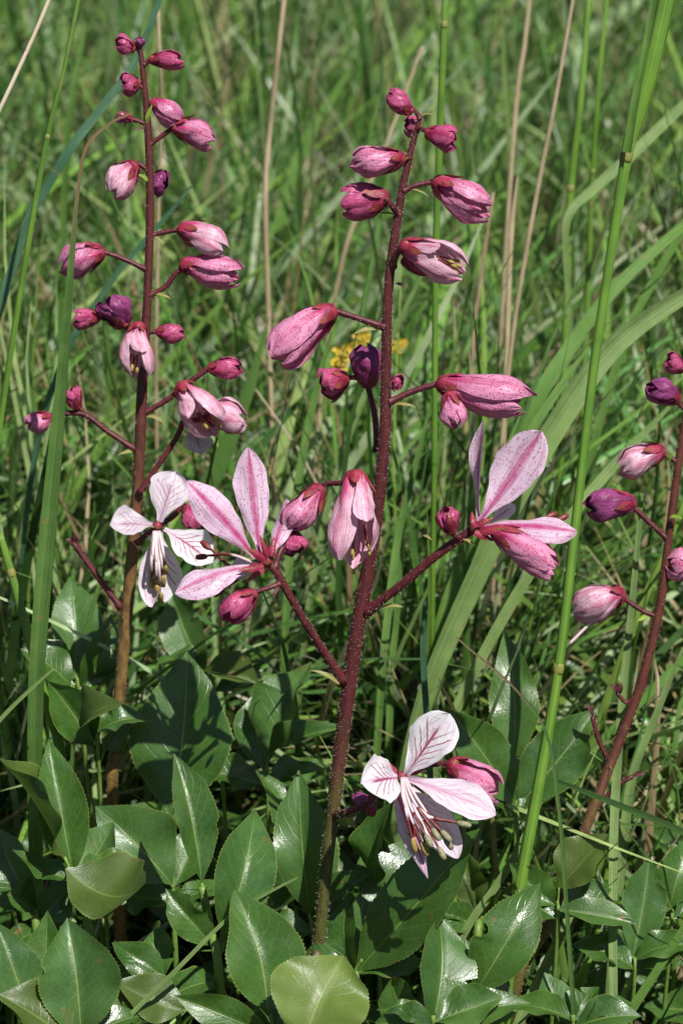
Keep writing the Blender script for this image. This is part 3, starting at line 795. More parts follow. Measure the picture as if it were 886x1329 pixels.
def grow_hairs(plant, ln=.00075):
    VV, FF = [], []; k = 0
    for path, rad, dens in HAIR.get(plant.name, []):
        seg = np.linalg.norm(np.diff(path, axis=0), axis=1); tot = seg.sum(); cum = np.concatenate([[0], np.cumsum(seg)])
        n = int(tot * 2 * pi * rad.mean() * 1e6 * dens)
        for _ in range(n):
            d = rng.random() * tot; i = min(np.searchsorted(cum, d) - 1, len(seg) - 1); i = max(i, 0)
            f = (d - cum[i]) / seg[i]; c = path[i] * (1 - f) + path[i + 1] * f; r = rad[i] * (1 - f) + rad[i + 1] * f
            t = unit(path[i + 1] - path[i]); s = unit(np.cross(t, [.3, .8, .1])); b = np.cross(t, s)
            a = rng.random() * 2 * pi; out = s * cos(a) + b * sin(a)
            dr = unit(out + rng.normal(0, .25, 3)); l = ln * rng.uniform(.5, 1.3); w_ = 5.2e-5
            p = c + out * r * .97; q = unit(np.cross(dr, t)); q2 = np.cross(dr, q)
            VV += [p + q * w_, p - q * .5 * w_ + q2 * .87 * w_, p - q * .5 * w_ - q2 * .87 * w_, p + dr * l]
            FF += [(k, k + 1, k + 3), (k + 1, k + 2, k + 3), (k + 2, k, k + 3)]; k += 4
    for p, out in HPT.get(plant.name, []):
        dr = unit(out + rng.normal(0, .3, 3)); l = ln * rng.uniform(.3, .8); w_ = 4.5e-5
        q = unit(np.cross(dr, [.3, .5, .8])); q2 = np.cross(dr, q)
        VV += [p + q * w_, p - q * .5 * w_ + q2 * .87 * w_, p - q * .5 * w_ - q2 * .87 * w_, p + dr * l]
        FF += [(k, k + 1, k + 3), (k + 1, k + 2, k + 3), (k + 2, k, k + 3)]; k += 4
    if VV:
        o = mesh_obj('gland_hairs', [(np.array(VV), FF, None, M['hair'])], plant, ORG[plant.name], False)
        o['kind'] = 'stuff'

def bract(plant, x0, y0, x1, y1, w_, d, m='bract', a=0.2, b=.4):
    base, tip = at(x0, y0, d), at(x1, y1, d - .002)
    prof = [(0, .3), (.3, .9), (.5, 1), (.8, .6), (1, .03)]
    return mesh_obj('bract', [petal_piece(base, tip, psz(w_, d), leaf_n(a, b), M[m], .08, .5, -.1, prof, .05, int(x0))], plant, base)

def flower(plant, cx, cy, d, petals, sepals=(), stamens=(), crad=8, seed=0):
    c = at(cx, cy, d)
    r = psz(crad, d)
    o = mesh_obj('flower', [tube_piece([c - (-FWD) * r * .9, c - (-FWD) * r * .4, c, c + (-FWD) * r * .5], [r * .5, r * .9, r, r * .4], M['sepal'], 10)], plant, c)
    for i, p in enumerate(petals): petal(o, p, seed + i)
    for i, q in enumerate(sepals):
        (bx, by, tx, ty, wpx, db, dt) = q
        base, tip = at(bx, by, db), at(tx, ty, dt)
        prof = [(0, .7), (.25, 1), (.55, .75), (.8, .4), (1, .04)]
        mesh_obj('sepal', [petal_piece(base, tip, psz(wpx, db), leaf_n(.1, .7), M['sepal'], .06, -.4, 0, prof, .02, seed + 50 + i)], o, base)
    for (x0, y0, d0, x1, y1, d1, x2, y2, d2, dk, am) in stamens:
        mesh_obj('stamen', stamen_pieces(at(x0, y0, d0), at(x1, y1, d1), at(x2, y2, d2), psz(4.6, d0), psz(18, d0), am, dk), o, at(x0, y0, d0))
    return o

# ------------------------------------------------------------------ the central plant
def dm(y): return (y - 665) * SC * .15

def main_plant():
    foot = px_root(408, 1285, dm(1285))
    t = thing('dittany_plant', 'central dittany plant with the tall sharp dark red stem and pink flowers', 'flowering plant', at(*foot), 'flowering dittany plants')
    S = [(foot[0], foot[1], 24, foot[2]), (408, 1285, 23, dm(1285)), (414, 1225, 23, dm(1225)), (423, 1130, 23, dm(1130)), (435, 1030, 24, dm(1030)), (449, 920, 25, dm(920)), (463, 820, 25, dm(820)), (479, 730, 24, dm(730)), (492, 640, 22, dm(640)),
         (499, 560, 20, dm(560)), (501, 450, 18, dm(450)), (504, 370, 17, dm(370)), (513, 300, 16, dm(300)), (523, 240, 14, dm(240)), (533, 195, 12, dm(195)), (545, 152, 8, dm(152))]
    stalk(t, S, 'stem', 'stem', True, 14, .8)
    d = dm
    # stalks
    stalk(t, [(545, 155, 7, d(155)), (540, 146, 7, d(150)), (533, 140, 7, d(145))], 'pedicel')
    stalk(t, [(541, 168, 7, d(170)), (548, 168, 7, d(170) - .002), (556, 172, 7, d(172) - .003)], 'pedicel')
    stalk(t, [(531, 205, 8, d(205)), (525, 204, 8, d(205) - .003), (520, 205, 8, d(205) - .004)], 'pedicel')
    stalk(t, [(517, 280, 9, d(280)), (510, 270, 9, d(270) - .003), (500, 257, 9, d(260) - .004)], 'pedicel')
    stalk(t, [(522, 248, 9, d(245)), (542, 240, 8, d(240)), (568, 235, 8, d(240))], 'pedicel')
    stalk(t, [(509, 345, 10, d(340)), (514, 330, 10, d(330) - .004), (525, 318, 10, d(320) - .006)], 'pedicel')
    stalk(t, [(500, 425, 10, d(420)), (470, 415, 9, d(415)), (430, 402, 9, d(405))], 'pedicel')
    stalk(t, [(489, 585, 9, d(590) + .004), (487, 545, 9, d(550) + .010), (481, 515, 8, d(520) + .013), (476, 498, 8, d(500) + .014)], 'pedicel')
    stalk(t, [(478, 500, 7, d(500) + .013), (464, 491, 7, d(490) + .012), (448, 490, 7, d(490) + .012)], 'pedicel')
    stalk(t, [(498, 500, 7, d(500)), (504, 496, 6, d(496) + .008), (509, 496, 6, d(496) + .010)], 'pedicel')
    stalk(t, [(503, 523, 10, d(520)), (535, 508, 9, d(510)), (575, 496, 9, d(497))], 'pedicel')
    stalk(t, [(575, 500, 7, d(500)), (580, 508, 7, d(508) - .005), (582, 514, 7, d(510) - .006)], 'pedicel')
    stalk(t, [(446, 886, 14, d(886)), (410, 830, 12, d(830) - .006), (382, 785, 11, d(785) - .010), (360, 745, 12, d(745) - .012), (345, 728, 11, d(730) - .012)], 'pedicel', 'flower_branch')
    stalk(t, [(356, 738, 9, d(738) - .012), (364, 715, 9, -.008), (378, 692, 9, -.004), (400, 648, 8, -.002), (420, 630, 8, -.004), (446, 626, 8, -.010), (458, 617, 8, -.014)], 'pedicel', 'flower_branch')
    stalk(t, [(363, 758, 8, -.010), (346, 764, 7, -.012), (329, 769, 7, -.014)], 'pedicel')
    stalk(t, [(474, 795, 14, d(795)), (520, 760, 13, d(760) - .006), (565, 722, 13, d(722) - .010), (612, 688, 13, d(688) - .012)], 'pedicel', 'flower_branch')
    stalk(t, [(598, 700, 8, -.010), (590, 696, 7, -.013), (584, 688, 7, -.014)], 'pedicel')
    stalk(t, [(434, 1058, 12, d(1058)), (450, 1054, 11, .004), (468, 1047, 11, -.002), (482, 1038, 11, -.006)], 'pedicel')
    stalk(t, [(478, 1040, 9, -.004), (510, 1012, 8, .004), (548, 995, 8, .004), (588, 990, 8, .0)], 'pedicel')
    # buds
    bud(t, 534, 146, 500, 119, 27, d(140), m='bud_deep', seed=1)
    bud(t, 545, 164, 524, 162, 27, d(165) + .006, m='bud_deep', seed=2)
    bud(t, 553, 172, 598, 186, 34, d(172) - .003, m='bud_deep', seed=3)
    bud(t, 523, 205, 454, 217, 42, d(205) - .004, m='bud', seed=4)
    bud(t, 502, 256, 442, 268, 48, d(258) - .002, d(268) + .004, m='bud_deep', seed=5)
    bud(t, 564, 235, 640, 279, 48, d(240), m='bud', seed=6, sep=.30)
    bud(t, 521, 318, 606, 352, 56, d(325) - .006, d(340) - .010, m='bud_soft', open_=.55, seed=7, anth=True)
    bud(t, 522, 338, 578, 352, 30, d(335) + .002, m='bud_deep', open_=.1, seed=77)
    bud(t, 432, 402, 341, 466, 56, d(405), d(440) - .006, m='bud', open_=.12, seed=8, sep=.26)
    bud(t, 478, 502, 474, 444, 42, d(490) + .014, d(450) + .012, m='bud_purple', seed=9)
    bud(t, 450, 489, 412, 505, 40, d(490) + .012, m='bud_deep', seed=10, sep=.7)
    bud(t, 507, 496, 523, 499, 22, d(496) + .010, m='bud_deep', seed=11)
    bud(t, 570, 497, 690, 536, 56, d(497), d(520) - .006, m='bud', open_=.22, seed=12, sep=.24)
    bud(t, 582, 510, 593, 558, 33, d(510) - .006, m='bud', seed=13)
    bud(t, 460, 614, 470, 738, 72, -.014, -.018, m='bud_soft', open_=.42, seed=14, sep=.18, anth=True)
    bud(t, 415, 632, 376, 692, 44, -.004, -.008, m='bud', seed=15, sep=.4)
    bud(t, 376, 690, 387, 723, 34, -.002, m='bud_deep', seed=16)
    bud(t, 330, 768, 289, 806, 37, -.014, m='bud_deep', seed=17)
    bud(t, 586, 692, 577, 658, 28, -.014, m='bud_deep', seed=18, sep=.8)
    bud(t, 640, 688, 735, 741, 44, -.020, -.024, m='bud', seed=19, sep=.28)
    bud(t, 584, 990, 653, 1037, 50, .0, -.004, m='bud', seed=20, sep=.3)
    bud(t, 484, 1058, 468, 1024, 22, .002, m='bud_purple', seed=21)
    # lowest open flower
    f = []
    for (x1, y1, x2, y2, dd, am, dk) in [(528, 1060, 531, 1083, -.020, 'anther_y', .35), (540, 1058, 552, 1078, -.024, 'anther', .4), (548, 1050, 563, 1070, -.024, 'anther', .4), (556, 1060, 573, 1094, -.026, 'anther', .35),
                                        (535, 1065, 546, 1088, -.022, 'anther_y', .3), (565, 1062, 578, 1073, -.022, 'anther', .3), (570, 1070, 604, 1062, -.022, 'anther', .35), (560, 1050, 583, 1082, -.020, 'anther', .35), (525, 1050, 540, 1090, -.016, 'anther_y', .35)]:
        f.append((523 + (x1 - 540) * .12, 1010, -.010, 523 + (x1 - 523) * .55, 1010 + (y1 - 1010) * .75, -.020, 552 + (x2 - 552) * .8, y2 + 6, dd, dk, am))
    flower(t, 521, 1008, -.008, [
        (526, 1006, 582, 926, 60, -.008, -.014, .1, .75, 'petal_white', dict(bow=.05, cup=.12, prof=[(0, .14), (.10, .18), (.22, .42), (.4, .78), (.6, .98), (.74, 1.0), (.86, .86), (.94, .6), (1, .12)])),
        (516, 1010, 470, 1018, 62, -.008, -.020, -.15, .8, 'petal_white', dict(bow=.12, cup=.3, prof=[(0, .16), (.14, .3), (.3, .66), (.5, .94), (.68, 1.0), (.84, .84), (.94, .56), (1, .1)])),
        (528, 1011, 643, 1058, 44, -.008, -.016, .1, .55, 'petal_pale', dict(bow=.06, cup=.2)),
        (510, 1018, 555, 1140, 27, -.010, -.020, .1, .6, 'petal_pink', dict(bow=.05, cup=-.7, prof=[(0, .3), (.15, .5), (.35, .9), (.5, 1.0), (.65, .9), (.8, .6), (.92, .28), (1, .03)])),
        (526, 1016, 594, 1114, 44, -.003, -.008, .2, .6, 'petal_pale', dict(bow=.05, cup=.25)),
    ], [(514, 1004, 500, 986, 8, -.004, .0), (532, 1004, 552, 998, 8, -.004, .0)], f, 8, 300)
    # open flower left of the stem, seen from behind
    flower(t, 345, 727, -.014, [
        (338, 722, 322, 580, 46, -.015, -.016, .15, .8, 'petal_pink', dict(bow=-.03, cup=-.25)),
        (332, 724, 242, 624, 46, -.016, -.024, .2, .7, 'petal_pink', dict(bow=.05, cup=-.25)),
        (332, 735, 227, 770, 38, -.017, -.026, 0, .35, 'petal_pink', dict(bow=.09, cup=-.4)),
        (350, 722, 373, 648, 28, -.012, -.004, -.5, .6, 'petal_pink', dict(bow=-.04, cup=-.4)),
        (340, 742, 290, 750, 36, -.008, .004, 0, .4, 'petal_pale', dict(bow=.05, cup=.3)),
    ], [(345, 728, 316, 708, 11, -.018, -.022), (342, 734, 308, 742, 12, -.019, -.023), (347, 722, 337, 694, 9, -.017, -.018), (352, 722, 356, 696, 10, -.016, -.014), (342, 738, 318, 756, 9, -.016, -.016)],
        [(335, 733, -.012, 300, 720, -.006, 268, 722, .0, .5, 'filament_tip'), (335, 735, -.012, 300, 735, -.006, 272, 712, .0, .5, 'filament_tip'), (335, 738, -.012, 310, 752, -.004, 290, 765, .0, .5, 'filament_tip')], 10, 320)
    # open flower on the right branch
    flower(t, 618, 685, -.014, [
        (622, 675, 626, 546, 14, -.013, -.014, -1.2, .3, 'petal_pink', dict(bow=.03, cup=.3)),
        (622, 678, 702, 560, 60, -.015, -.020, -.1, .8, 'petal_pink', dict(bow=-.03, cup=.22, prof=[(0, .12), (.12, .15), (.25, .42), (.42, .86), (.58, 1.0), (.72, .98), (.86, .82), (.95, .5), (1, .08)])),
        (628, 684, 748, 690, 36, -.014, -.022, .0, .45, 'petal_pink', dict(bow=.06, cup=-.4)),
        (628, 690, 702, 722, 34, -.010, -.008, 0, .5, 'petal_pale', dict(bow=-.04, cup=.3)),
        (636, 678, 668, 655, 20, -.010, -.004, .1, .6, 'petal_white', dict(bow=.0, cup=.2)),
    ], [(622, 690, 660, 686, 14, -.020, -.024), (618, 682, 640, 672, 10, -.018, -.018), (616, 690, 640, 702, 12, -.020, -.020), (614, 682, 612, 664, 8, -.015, -.012)],
        [(640, 690, -.014, 665, 690, -.016, 708, 672, -.012, .5, 'filament_tip'), (640, 688, -.014, 690, 690, -.012, 722, 676, -.010, .5, 'filament_tip')], 10, 340)
    bract(t, 492, 790, 522, 786, 7, d(788) - .002); bract(t, 440, 888, 404, 868, 8, d(880) - .004); bract(t, 508, 526, 540, 527, 6, d(526))
    bract(t, 436, 1066, 462, 1072, 15, d(1066) - .004, 'bract_green'); bract(t, 490, 428, 458, 432, 8, d(428)); bract(t, 545, 150, 562, 148, 4, d(150))
    bract(t, 530, 246, 556, 253, 4, d(248)); bract(t, 512, 368, 527, 374, 6, d(368), 'wither'); bract(t, 548, 695, 560, 700, 5, -.012); bract(t, 515, 280, 488, 276, 4, d(278))
    bract(t, 600, 700, 617, 708, 6, -.016); bract(t, 521, 212, 530, 204, 5, d(208) - .004); bract(t, 362, 762, 354, 775, 6, -.014, 'wither')
    # leaves round the foot of the stem
    fo = px_root(420, 1285, .03)
    compound_leaf(t, [fo, (415, 1290, .035), (402, 1188, .04), (396, 1150, .042)], [
        (402, 1188, 386, 1003, 78, .04, .035, -.35, .5, dict(m='leaf_cool', fold=.3)),
        (404, 1200, 345, 992, 70, .055, .06, .2, .4, {}),
        (406, 1210, 480, 1128, 50, .045, .035, .3, .4, dict(fold=.4))])
    fo = px_root(470, 1300, .02)
    compound_leaf(t, [fo, (465, 1300, .02), (461, 1262, .02), (470, 1245, .018)], [
        (461, 1262, 620, 1076, 98, .020, -.002, .15, .45, dict(fold=.22, bow=.05)),
        (464, 1264, 446, 1160, 50, .022, .03, -.4, .4, {}),
        (466, 1268, 470, 1110, 52, .035, .045, -.2, .5, dict(m='leaf_cool'))])
    fo = px_root(500, 1290, .06)
    compound_leaf(t, [fo, (492, 1220, .06), (488, 1150, .055)], [
        (487, 1152, 502, 1040, 60, .05, .045, -.2, .5, {}),
        (489, 1180, 560, 1090, 60, .055, .06, .3, .4, {})])
    fo = px_root(566, 1370, -.02)
    compound_leaf(t, [fo, (562, 1350, -.015), (560, 1332, -.015)], [
        (560, 1334, 572, 1182, 86, -.012, .0, .1, .5, dict(m='leaf_cool', fold=.3)),
        (556, 1345, 500, 1265, 60, -.005, .01, -.3, .4, {}),
        (566, 1340, 486, 1325, 52, -.02, -.018, -.3, .35, {})])
    grow_hairs(t)

# ------------------------------------------------------------------ left plant
def dl(y): return .05 + (y - 500) * SC * .12

def left_plant():
    foot = px_root(148, 1060, dl(1060))
    t = thing('dittany_plant', 'left dittany plant with many small pink buds and one open white flower', 'flowering plant', at(*foot), 'flowering dittany plants')
    d = dl
    S = [(foot[0], foot[1], 20, foot[2]), (147, 1060, 20, d(1060)), (152, 960, 20, d(960)), (160, 850, 20, d(850)), (172, 720, 20, d(720)), (180, 620, 19, d(620)), (185, 500, 18, d(500)), (192, 380, 15, d(380)), (195, 250, 14, d(250)), (191, 150, 12, d(150)), (184, 80, 9, d(80)), (181, 58, 7, d(58))]
    stalk(t, S, 'stem_far', 'stem', True, 12, .4)
    D = d(300)
    def ped(*pts, w=7, dd=0.0, nm='pedicel'): stalk(t, [(x, y, w, d(y) + dd) for x, y in pts], 'pedicel', nm, True, 8, .5)
    ped((182, 66), (178, 63), (174, 62)); ped((187, 84), (192, 80), (198, 77)); ped((190, 120), (185, 114), (179, 110)); ped((192, 150), (196, 140), (200, 134))
    ped((194, 188), (208, 178), (226, 165)); ped((193, 163), (182, 158), (172, 155)); ped((195, 225), (188, 218), (178, 211)); ped((196, 246), (202, 240), (208, 235), dd=.008)
    ped((195, 306), (215, 301), (237, 297)); ped((193, 384), (215, 372), (228, 355), (242, 346), w=8); ped((190, 350), (160, 336), (132, 326)); ped((188, 432), (195, 431), (206, 430)); ped((188, 440), (176, 430), (162, 425), (150, 418), (128, 411), w=7, dd=.008)
    ped((186, 436), (182, 427), (178, 420), w=8, dd=-.006)
    ped((184, 538), (215, 520), (240, 500), (272, 477), w=8); ped((225, 514), (232, 506), (236, 500), dd=-.005); ped((181, 640), (208, 600), (232, 562), (240, 530), (238, 505), w=8, dd=-.003); ped((236, 545), (255, 545), (272, 538), dd=-.003)
    ped((176, 584), (140, 560), (106, 537), (62, 540), w=8, nm='flower_branch'); ped((108, 538), (106, 532), (101, 529))
    ped((158, 790), (128, 750), (95, 704), w=9, nm='broken_branch')
    ped((176, 706), (190, 694), (203, 684), w=8, dd=-.008); ped((203, 684), (225, 670), (240, 652), w=8, dd=.004)
    bud(t, 181, 62, 182, 47, 13, d(55), m='bud_purple', seed=30)
    bud(t, 175, 63, 148, 58, 25, d(60), m='bud_deep', seed=31); bud(t, 195, 78, 242, 74, 26, d(76), m='bud_deep', seed=32); bud(t, 181, 108, 155, 111, 30, d(110), m='bud_deep', seed=33)
    bud(t, 197, 132, 236, 159, 33, d(140), m='bud', seed=34); bud(t, 225, 165, 282, 174, 38, d(170), m='bud', seed=35); bud(t, 176, 213, 137, 251, 40, d(230), m='bud_soft', seed=36)
    bud(t, 197, 231, 219, 240, 34, d(238) + .009, m='bud_purple', seed=37); bud(t, 233, 296, 300, 321, 42, d(305), m='bud_soft', seed=38); bud(t, 236, 343, 318, 365, 44, d(350), m='bud', seed=39, sep=.2)
    bud(t, 134, 326, 75, 346, 42, d(335), m='bud', seed=40); bud(t, 130, 411, 91, 415, 27, d(412) + .008, m='bud_deep', seed=41); bud(t, 160, 425, 144, 380, 46, d(410) + .008, m='bud_purple', open_=.1, seed=42)
    bud(t, 180, 420, 170, 492, 46, d(450) - .008, m='bud_soft', open_=.4, seed=43, sep=.15, anth=True); bud(t, 204, 430, 240, 436, 26, d(433), m='bud_deep', seed=44); bud(t, 271, 477, 316, 481, 30, d(478), m='bud_deep', seed=45)
    bud(t, 234, 499, 284, 562, 56, d(530) - .008, m='bud_soft', open_=.35, seed=46, sep=.15, anth=True); bud(t, 268, 540, 321, 534, 46, d(538), m='bud_soft', seed=47, sep=.2)
    bud(t, 64, 538, 39, 561, 30, d(548), m='bud', seed=48); bud(t, 101, 531, 90, 501, 24, d(515), m='bud_deep', seed=49, sep=.6)
    bud(t, 244, 655, 252, 690, 26, d(670) + .006, m='bud_deep', seed=51)
    bud(t, 172, 156, 149, 149, 15, d(150), m='bud_purple', seed=50, sep=.8)
    fl = []
    for (x2, y2, dd) in [(197, 752, -.012), (204, 760, -.014), (211, 748, -.014), (208, 770, -.010), (199, 738, -.012), (214, 735, -.012), (204, 742, -.016)]:
        fl.append((203 + (x2 - 204) * .4, 690, d(690) - .012, 203 + (x2 - 204) * .9, 690 + (y2 - 690) * .6, d(690) - .018, x2, y2, d(690) + dd, .22, 'anther_y'))
    q = d(685)
    flower(t, 204, 683, q - .010, [
        (207, 677, 228, 612, 56, q - .010, q - .006, .1, .75, 'petal_fade', dict(bow=.06, cup=.3)),
        (199, 682, 143, 682, 38, q - .010, q - .016, 0, .5, 'petal_fade', dict(bow=.06, cup=.4)),
        (213, 687, 276, 730, 46, q - .010, q - .014, .1, .6, 'petal_white', dict(bow=.05, cup=.25)),
        (201, 690, 197, 788, 34, q - .008, q - .012, -.5, .6, 'petal_pale', dict(bow=-.04, cup=.5)),
        (207, 690, 214, 782, 38, q - .004, q - .006, .4, .6, 'petal_white', dict(bow=.04, cup=.4))], [], fl, 7, 360)
    # a single spent petal hanging under the half open bell
    petal(t, (248, 552, 262, 590, 36, d(570) + .004, d(570), .2, .6, 'petal_fade', dict(cup=.3)), 381)
    bract(t, 196, 382, 222, 386, 6, d(384)); bract(t, 178, 586, 152, 590, 6, d(588)); bract(t, 190, 160, 197, 136, 7, d(140) - .006, 'bract_green'); bract(t, 192, 236, 180, 226, 8, d(230) - .004, 'bract_green')
    bract(t, 197, 306, 214, 316, 4, d(310)); bract(t, 190, 540, 214, 548, 7, d(545)); bract(t, 190, 168, 172, 168, 4, d(166), 'wither')
    for (x, y, x2, y2) in [(96, 706, 86, 700), (96, 704, 98, 692)]: bract(t, x, y, x2, y2, 9, d(y), 'wither')
    # leaves
    fo = px_root(226, 1240, .05)
    compound_leaf(t, [fo, (228, 1240, .05), (224, 1150, .05), (222, 1058, .052)], [
        (222, 1058, 243, 846, 130, .052, .060, -.35, .85, dict(fold=.12, bow=.03)),
        (223, 1148, 128, 1044, 76, .048, .045, -.35, .4, dict(m='leaf_cool', fold=.3)),
        (226, 1150, 262, 1072, 56, .052, .06, .3, .4, {})], 9)
    fo = px_root(345, 1060, .08)
    compound_leaf(t, [fo, (348, 1050, .08), (346, 985, .08)], [
        (346, 985, 402, 858, 66, .08, .085, -.2, .5, dict(m='leaf_cool', fold=.4)),
        (348, 982, 442, 938, 34, .078, .06, .1, .3, dict(fold=.5)),
        (342, 1000, 330, 900, 60, .09, .10, -.2, .5, {})])
    fo = px_root(300, 1000, .11)
    compound_leaf(t, [fo, (282, 930, .11), (266, 872, .11)], [
        (264, 872, 338, 886, 34, .11, .10, 0, .2, dict(m='leaf_olive', fold=.5)),
        (270, 880, 222, 770, 60, .115, .13, -.2, .5, dict(m='leaf_cool')),
        (262, 872, 205, 850, 40, .11, .12, -.2, .4, {})])
    fo = px_root(120, 1000, .09)
    compound_leaf(t, [fo, (106, 930, .09), (96, 880, .09)], [
        (96, 885, 92, 745, 66, .09, .10, -.2, .55, dict(m='leaf_cool')),
        (92, 890, 30, 840, 50, .085, .08, -.2, .4, {}),
        (104, 895, 150, 800, 50, .09, .09, .2, .4, {})])
    fo = px_root(120, 1030, .055)
    compound_leaf(t, [fo, (128, 985, .052), (118, 955, .05)], [
        (120, 968, 62, 884, 60, .05, .045, -.2, .3, dict(m='leaf', fold=.7)),
        (124, 962, 140, 908, 64, .048, .03, .3, .35, dict(m='leaf_olive', fold=.4, bow=.2)),
        (135, 975, 180, 930, 46, .06, .06, .2, .2, dict(m='leaf_olive'))])
    grow_hairs(t, .0006)

# ------------------------------------------------------------------ right plant
def dr(y): return .045 + (y - 700) * SC * .10

def right_plant():
    d = dr
    foot = px_root(668, 1290, .05)
    t = thing('dittany_plant', 'right dittany plant cut by the picture edge, russet leaning stem with few buds', 'flowering plant', at(*foot), 'flowering dittany plants')
    S = [(foot[0], foot[1], 20, foot[2]), (668, 1288, 20, .05), (718, 1190, 19, .05), (762, 1068, 19, .05), (804, 960, 18, d(960)), (832, 885, 17, d(885)), (857, 780, 16, d(780)), (868, 690, 15, d(690)), (880, 600, 14, d(600)), (892, 520, 12, d(520)), (900, 450, 9, d(450)), (903, 405, 6, d(405))]
    stalk(t, S, 'stem_right', 'stem', True, 12, .4)
    def ped(*pts, w=7, dd=0.0): stalk(t, [(x, y, w, d(y) + dd) for x, y in pts], 'pedicel', 'pedicel', True, 8, .5)
    ped((890, 535), (884, 528), (878, 520)); ped((897, 478), (892, 480), (886, 478)); ped((879, 600), (868, 594), (857, 588)); ped((866, 700), (846, 682), (818, 655), w=8); ped((862, 745), (880, 745), (897, 742)); ped((856, 802), (832, 792), (805, 774), w=7)
    ped((822, 905), (812, 912), (800, 900), w=6); ped((790, 990), (776, 960), (768, 930), w=7); ped((772, 1050), (800, 1020), (820, 1008), w=7)
    bud(t, 888, 478, 861, 469, 28, d(475), m='bud_deep', seed=60); bud(t, 880, 520, 841, 496, 35, d(505), m='bud_purple', seed=61); bud(t, 860, 585, 797, 604, 42, d(595), m='bud_soft', seed=62)
    bud(t, 822, 652, 755, 656, 42, d(655), m='bud_purple', seed=63); bud(t, 898, 738, 864, 730, 40, d(735), m='bud', seed=64); bud(t, 808, 770, 741, 794, 52, d(782), m='bud_soft', open_=.2, seed=65, sep=.2)
    bud(t, 905, 425, 900, 395, 20, d(410), m='bud_deep', seed=66); bud(t, 905, 640, 940, 650, 36, d(645), m='bud', seed=67)
    for (x, y, x2, y2) in [(800, 900, 790, 888), (768, 930, 760, 914), (820, 1008, 836, 1004), (800, 902, 806, 886)]: bract(t, x, y, x2, y2, 9, d(y), 'wither')
    mesh_obj('style', [tube_piece(crom([at(768, 806, d(800)), at(756, 818, d(800)), at(738, 836, d(800))], 5), np.full(11, psz(2.2)), M['filament'], 6)], t)
    bract(t, 866, 598, 874, 588, 8, d(590) - .003, 'bract_green'); bract(t, 868, 672, 884, 672, 7, d(672) - .003, 'bract_green'); bract(t, 842, 800, 826, 806, 7, d(803), 'bract_green')
    fo = px_root(668, 1150, .06)
    compound_leaf(t, [fo, (668, 1110, .06), (670, 1046, .06), (666, 990, .062)], [
        (666, 992, 656, 818, 66, .062, .07, -.05, .55, dict(fold=.2)),
        (670, 1046, 582, 920, 70, .06, .055, -.25, .45, dict(fold=.25)),
        (672, 1046, 774, 918, 78, .06, .06, .25, .45, dict(fold=.25, bite=(.72, .9, 1, .35)))], 8)
    fo = px_root(722, 1240, .03)
    compound_leaf(t, [fo, (722, 1220, .03), (723, 1170, .03)], [
        (725, 1152, 788, 1082, 58, .03, .025, .2, .4, dict(m='leaf_olive', fold=.3)),
        (722, 1180, 828, 1198, 30, .025, .02, 0, .2, dict(fold=.4)),
        (720, 1175, 660, 1120, 44, .03, .03, -.2, .3, {})])
    fo = px_root(822, 1290, .03)
    compound_leaf(t, [fo, (822, 1280, .03), (820, 1242, .03)], [
        (820, 1244, 842, 1112, 60, .03, .035, -.2, .5, dict(m='leaf_cool', fold=.3)),
        (822, 1246, 900, 1222, 32, .028, .02, .1, .2, {}),
        (818, 1250, 770, 1210, 40, .03, .035, -.2, .4, {})])
    fo = px_root(872, 1230, .06)
    compound_leaf(t, [fo, (870, 1215, .06), (868, 1180, .06)], [
        (868, 1180, 895, 1085, 54, .06, .065, .2, .5, {}),
        (866, 1190, 836, 1130, 40, .065, .07, -.2, .5, {}), (872, 1190, 940, 1150, 44, .06, .06, .2, .4, {})])
    fo = px_root(742, 1350, .0)
    compound_leaf(t, [fo, (742, 1345, .0), (740, 1330, .0)], [
        (742, 1330, 776, 1280, 44, .0, .0, .2, .4, {}), (740, 1332, 706, 1262, 44, .005, .015, -.2, .5, dict(m='leaf_cool')), (744, 1334, 830, 1316, 40, -.005, -.01, .2, .3, {})])
    grow_hairs(t, .0006)

main_plant(); left_plant(); right_plant()

# ------------------------------------------------------------------ leafy shoots without flowers
def shoot(label, stem, leaves, w0=12):
    f = px_root(*stem[-1][:3]); t = thing('leafy_shoot', label, 'plant', at(*f), 'leafy dittany shoots')
    pts = [np.append(at(*f), psz(w0) * .5)] + [np.append(at(*p[:3]), psz(w0) * .5 * (.85 if i == 0 else 1)) for i, p in list(enumerate(stem))[::-1]]
    Q = crom(pts, 6)
    mesh_obj('stem', [tube_piece(Q[:, :3], Q[:, 3], M['rachis'], 9)], t)
    for rach, lf in leaves: compound_leaf(t, rach, lf)
    return t

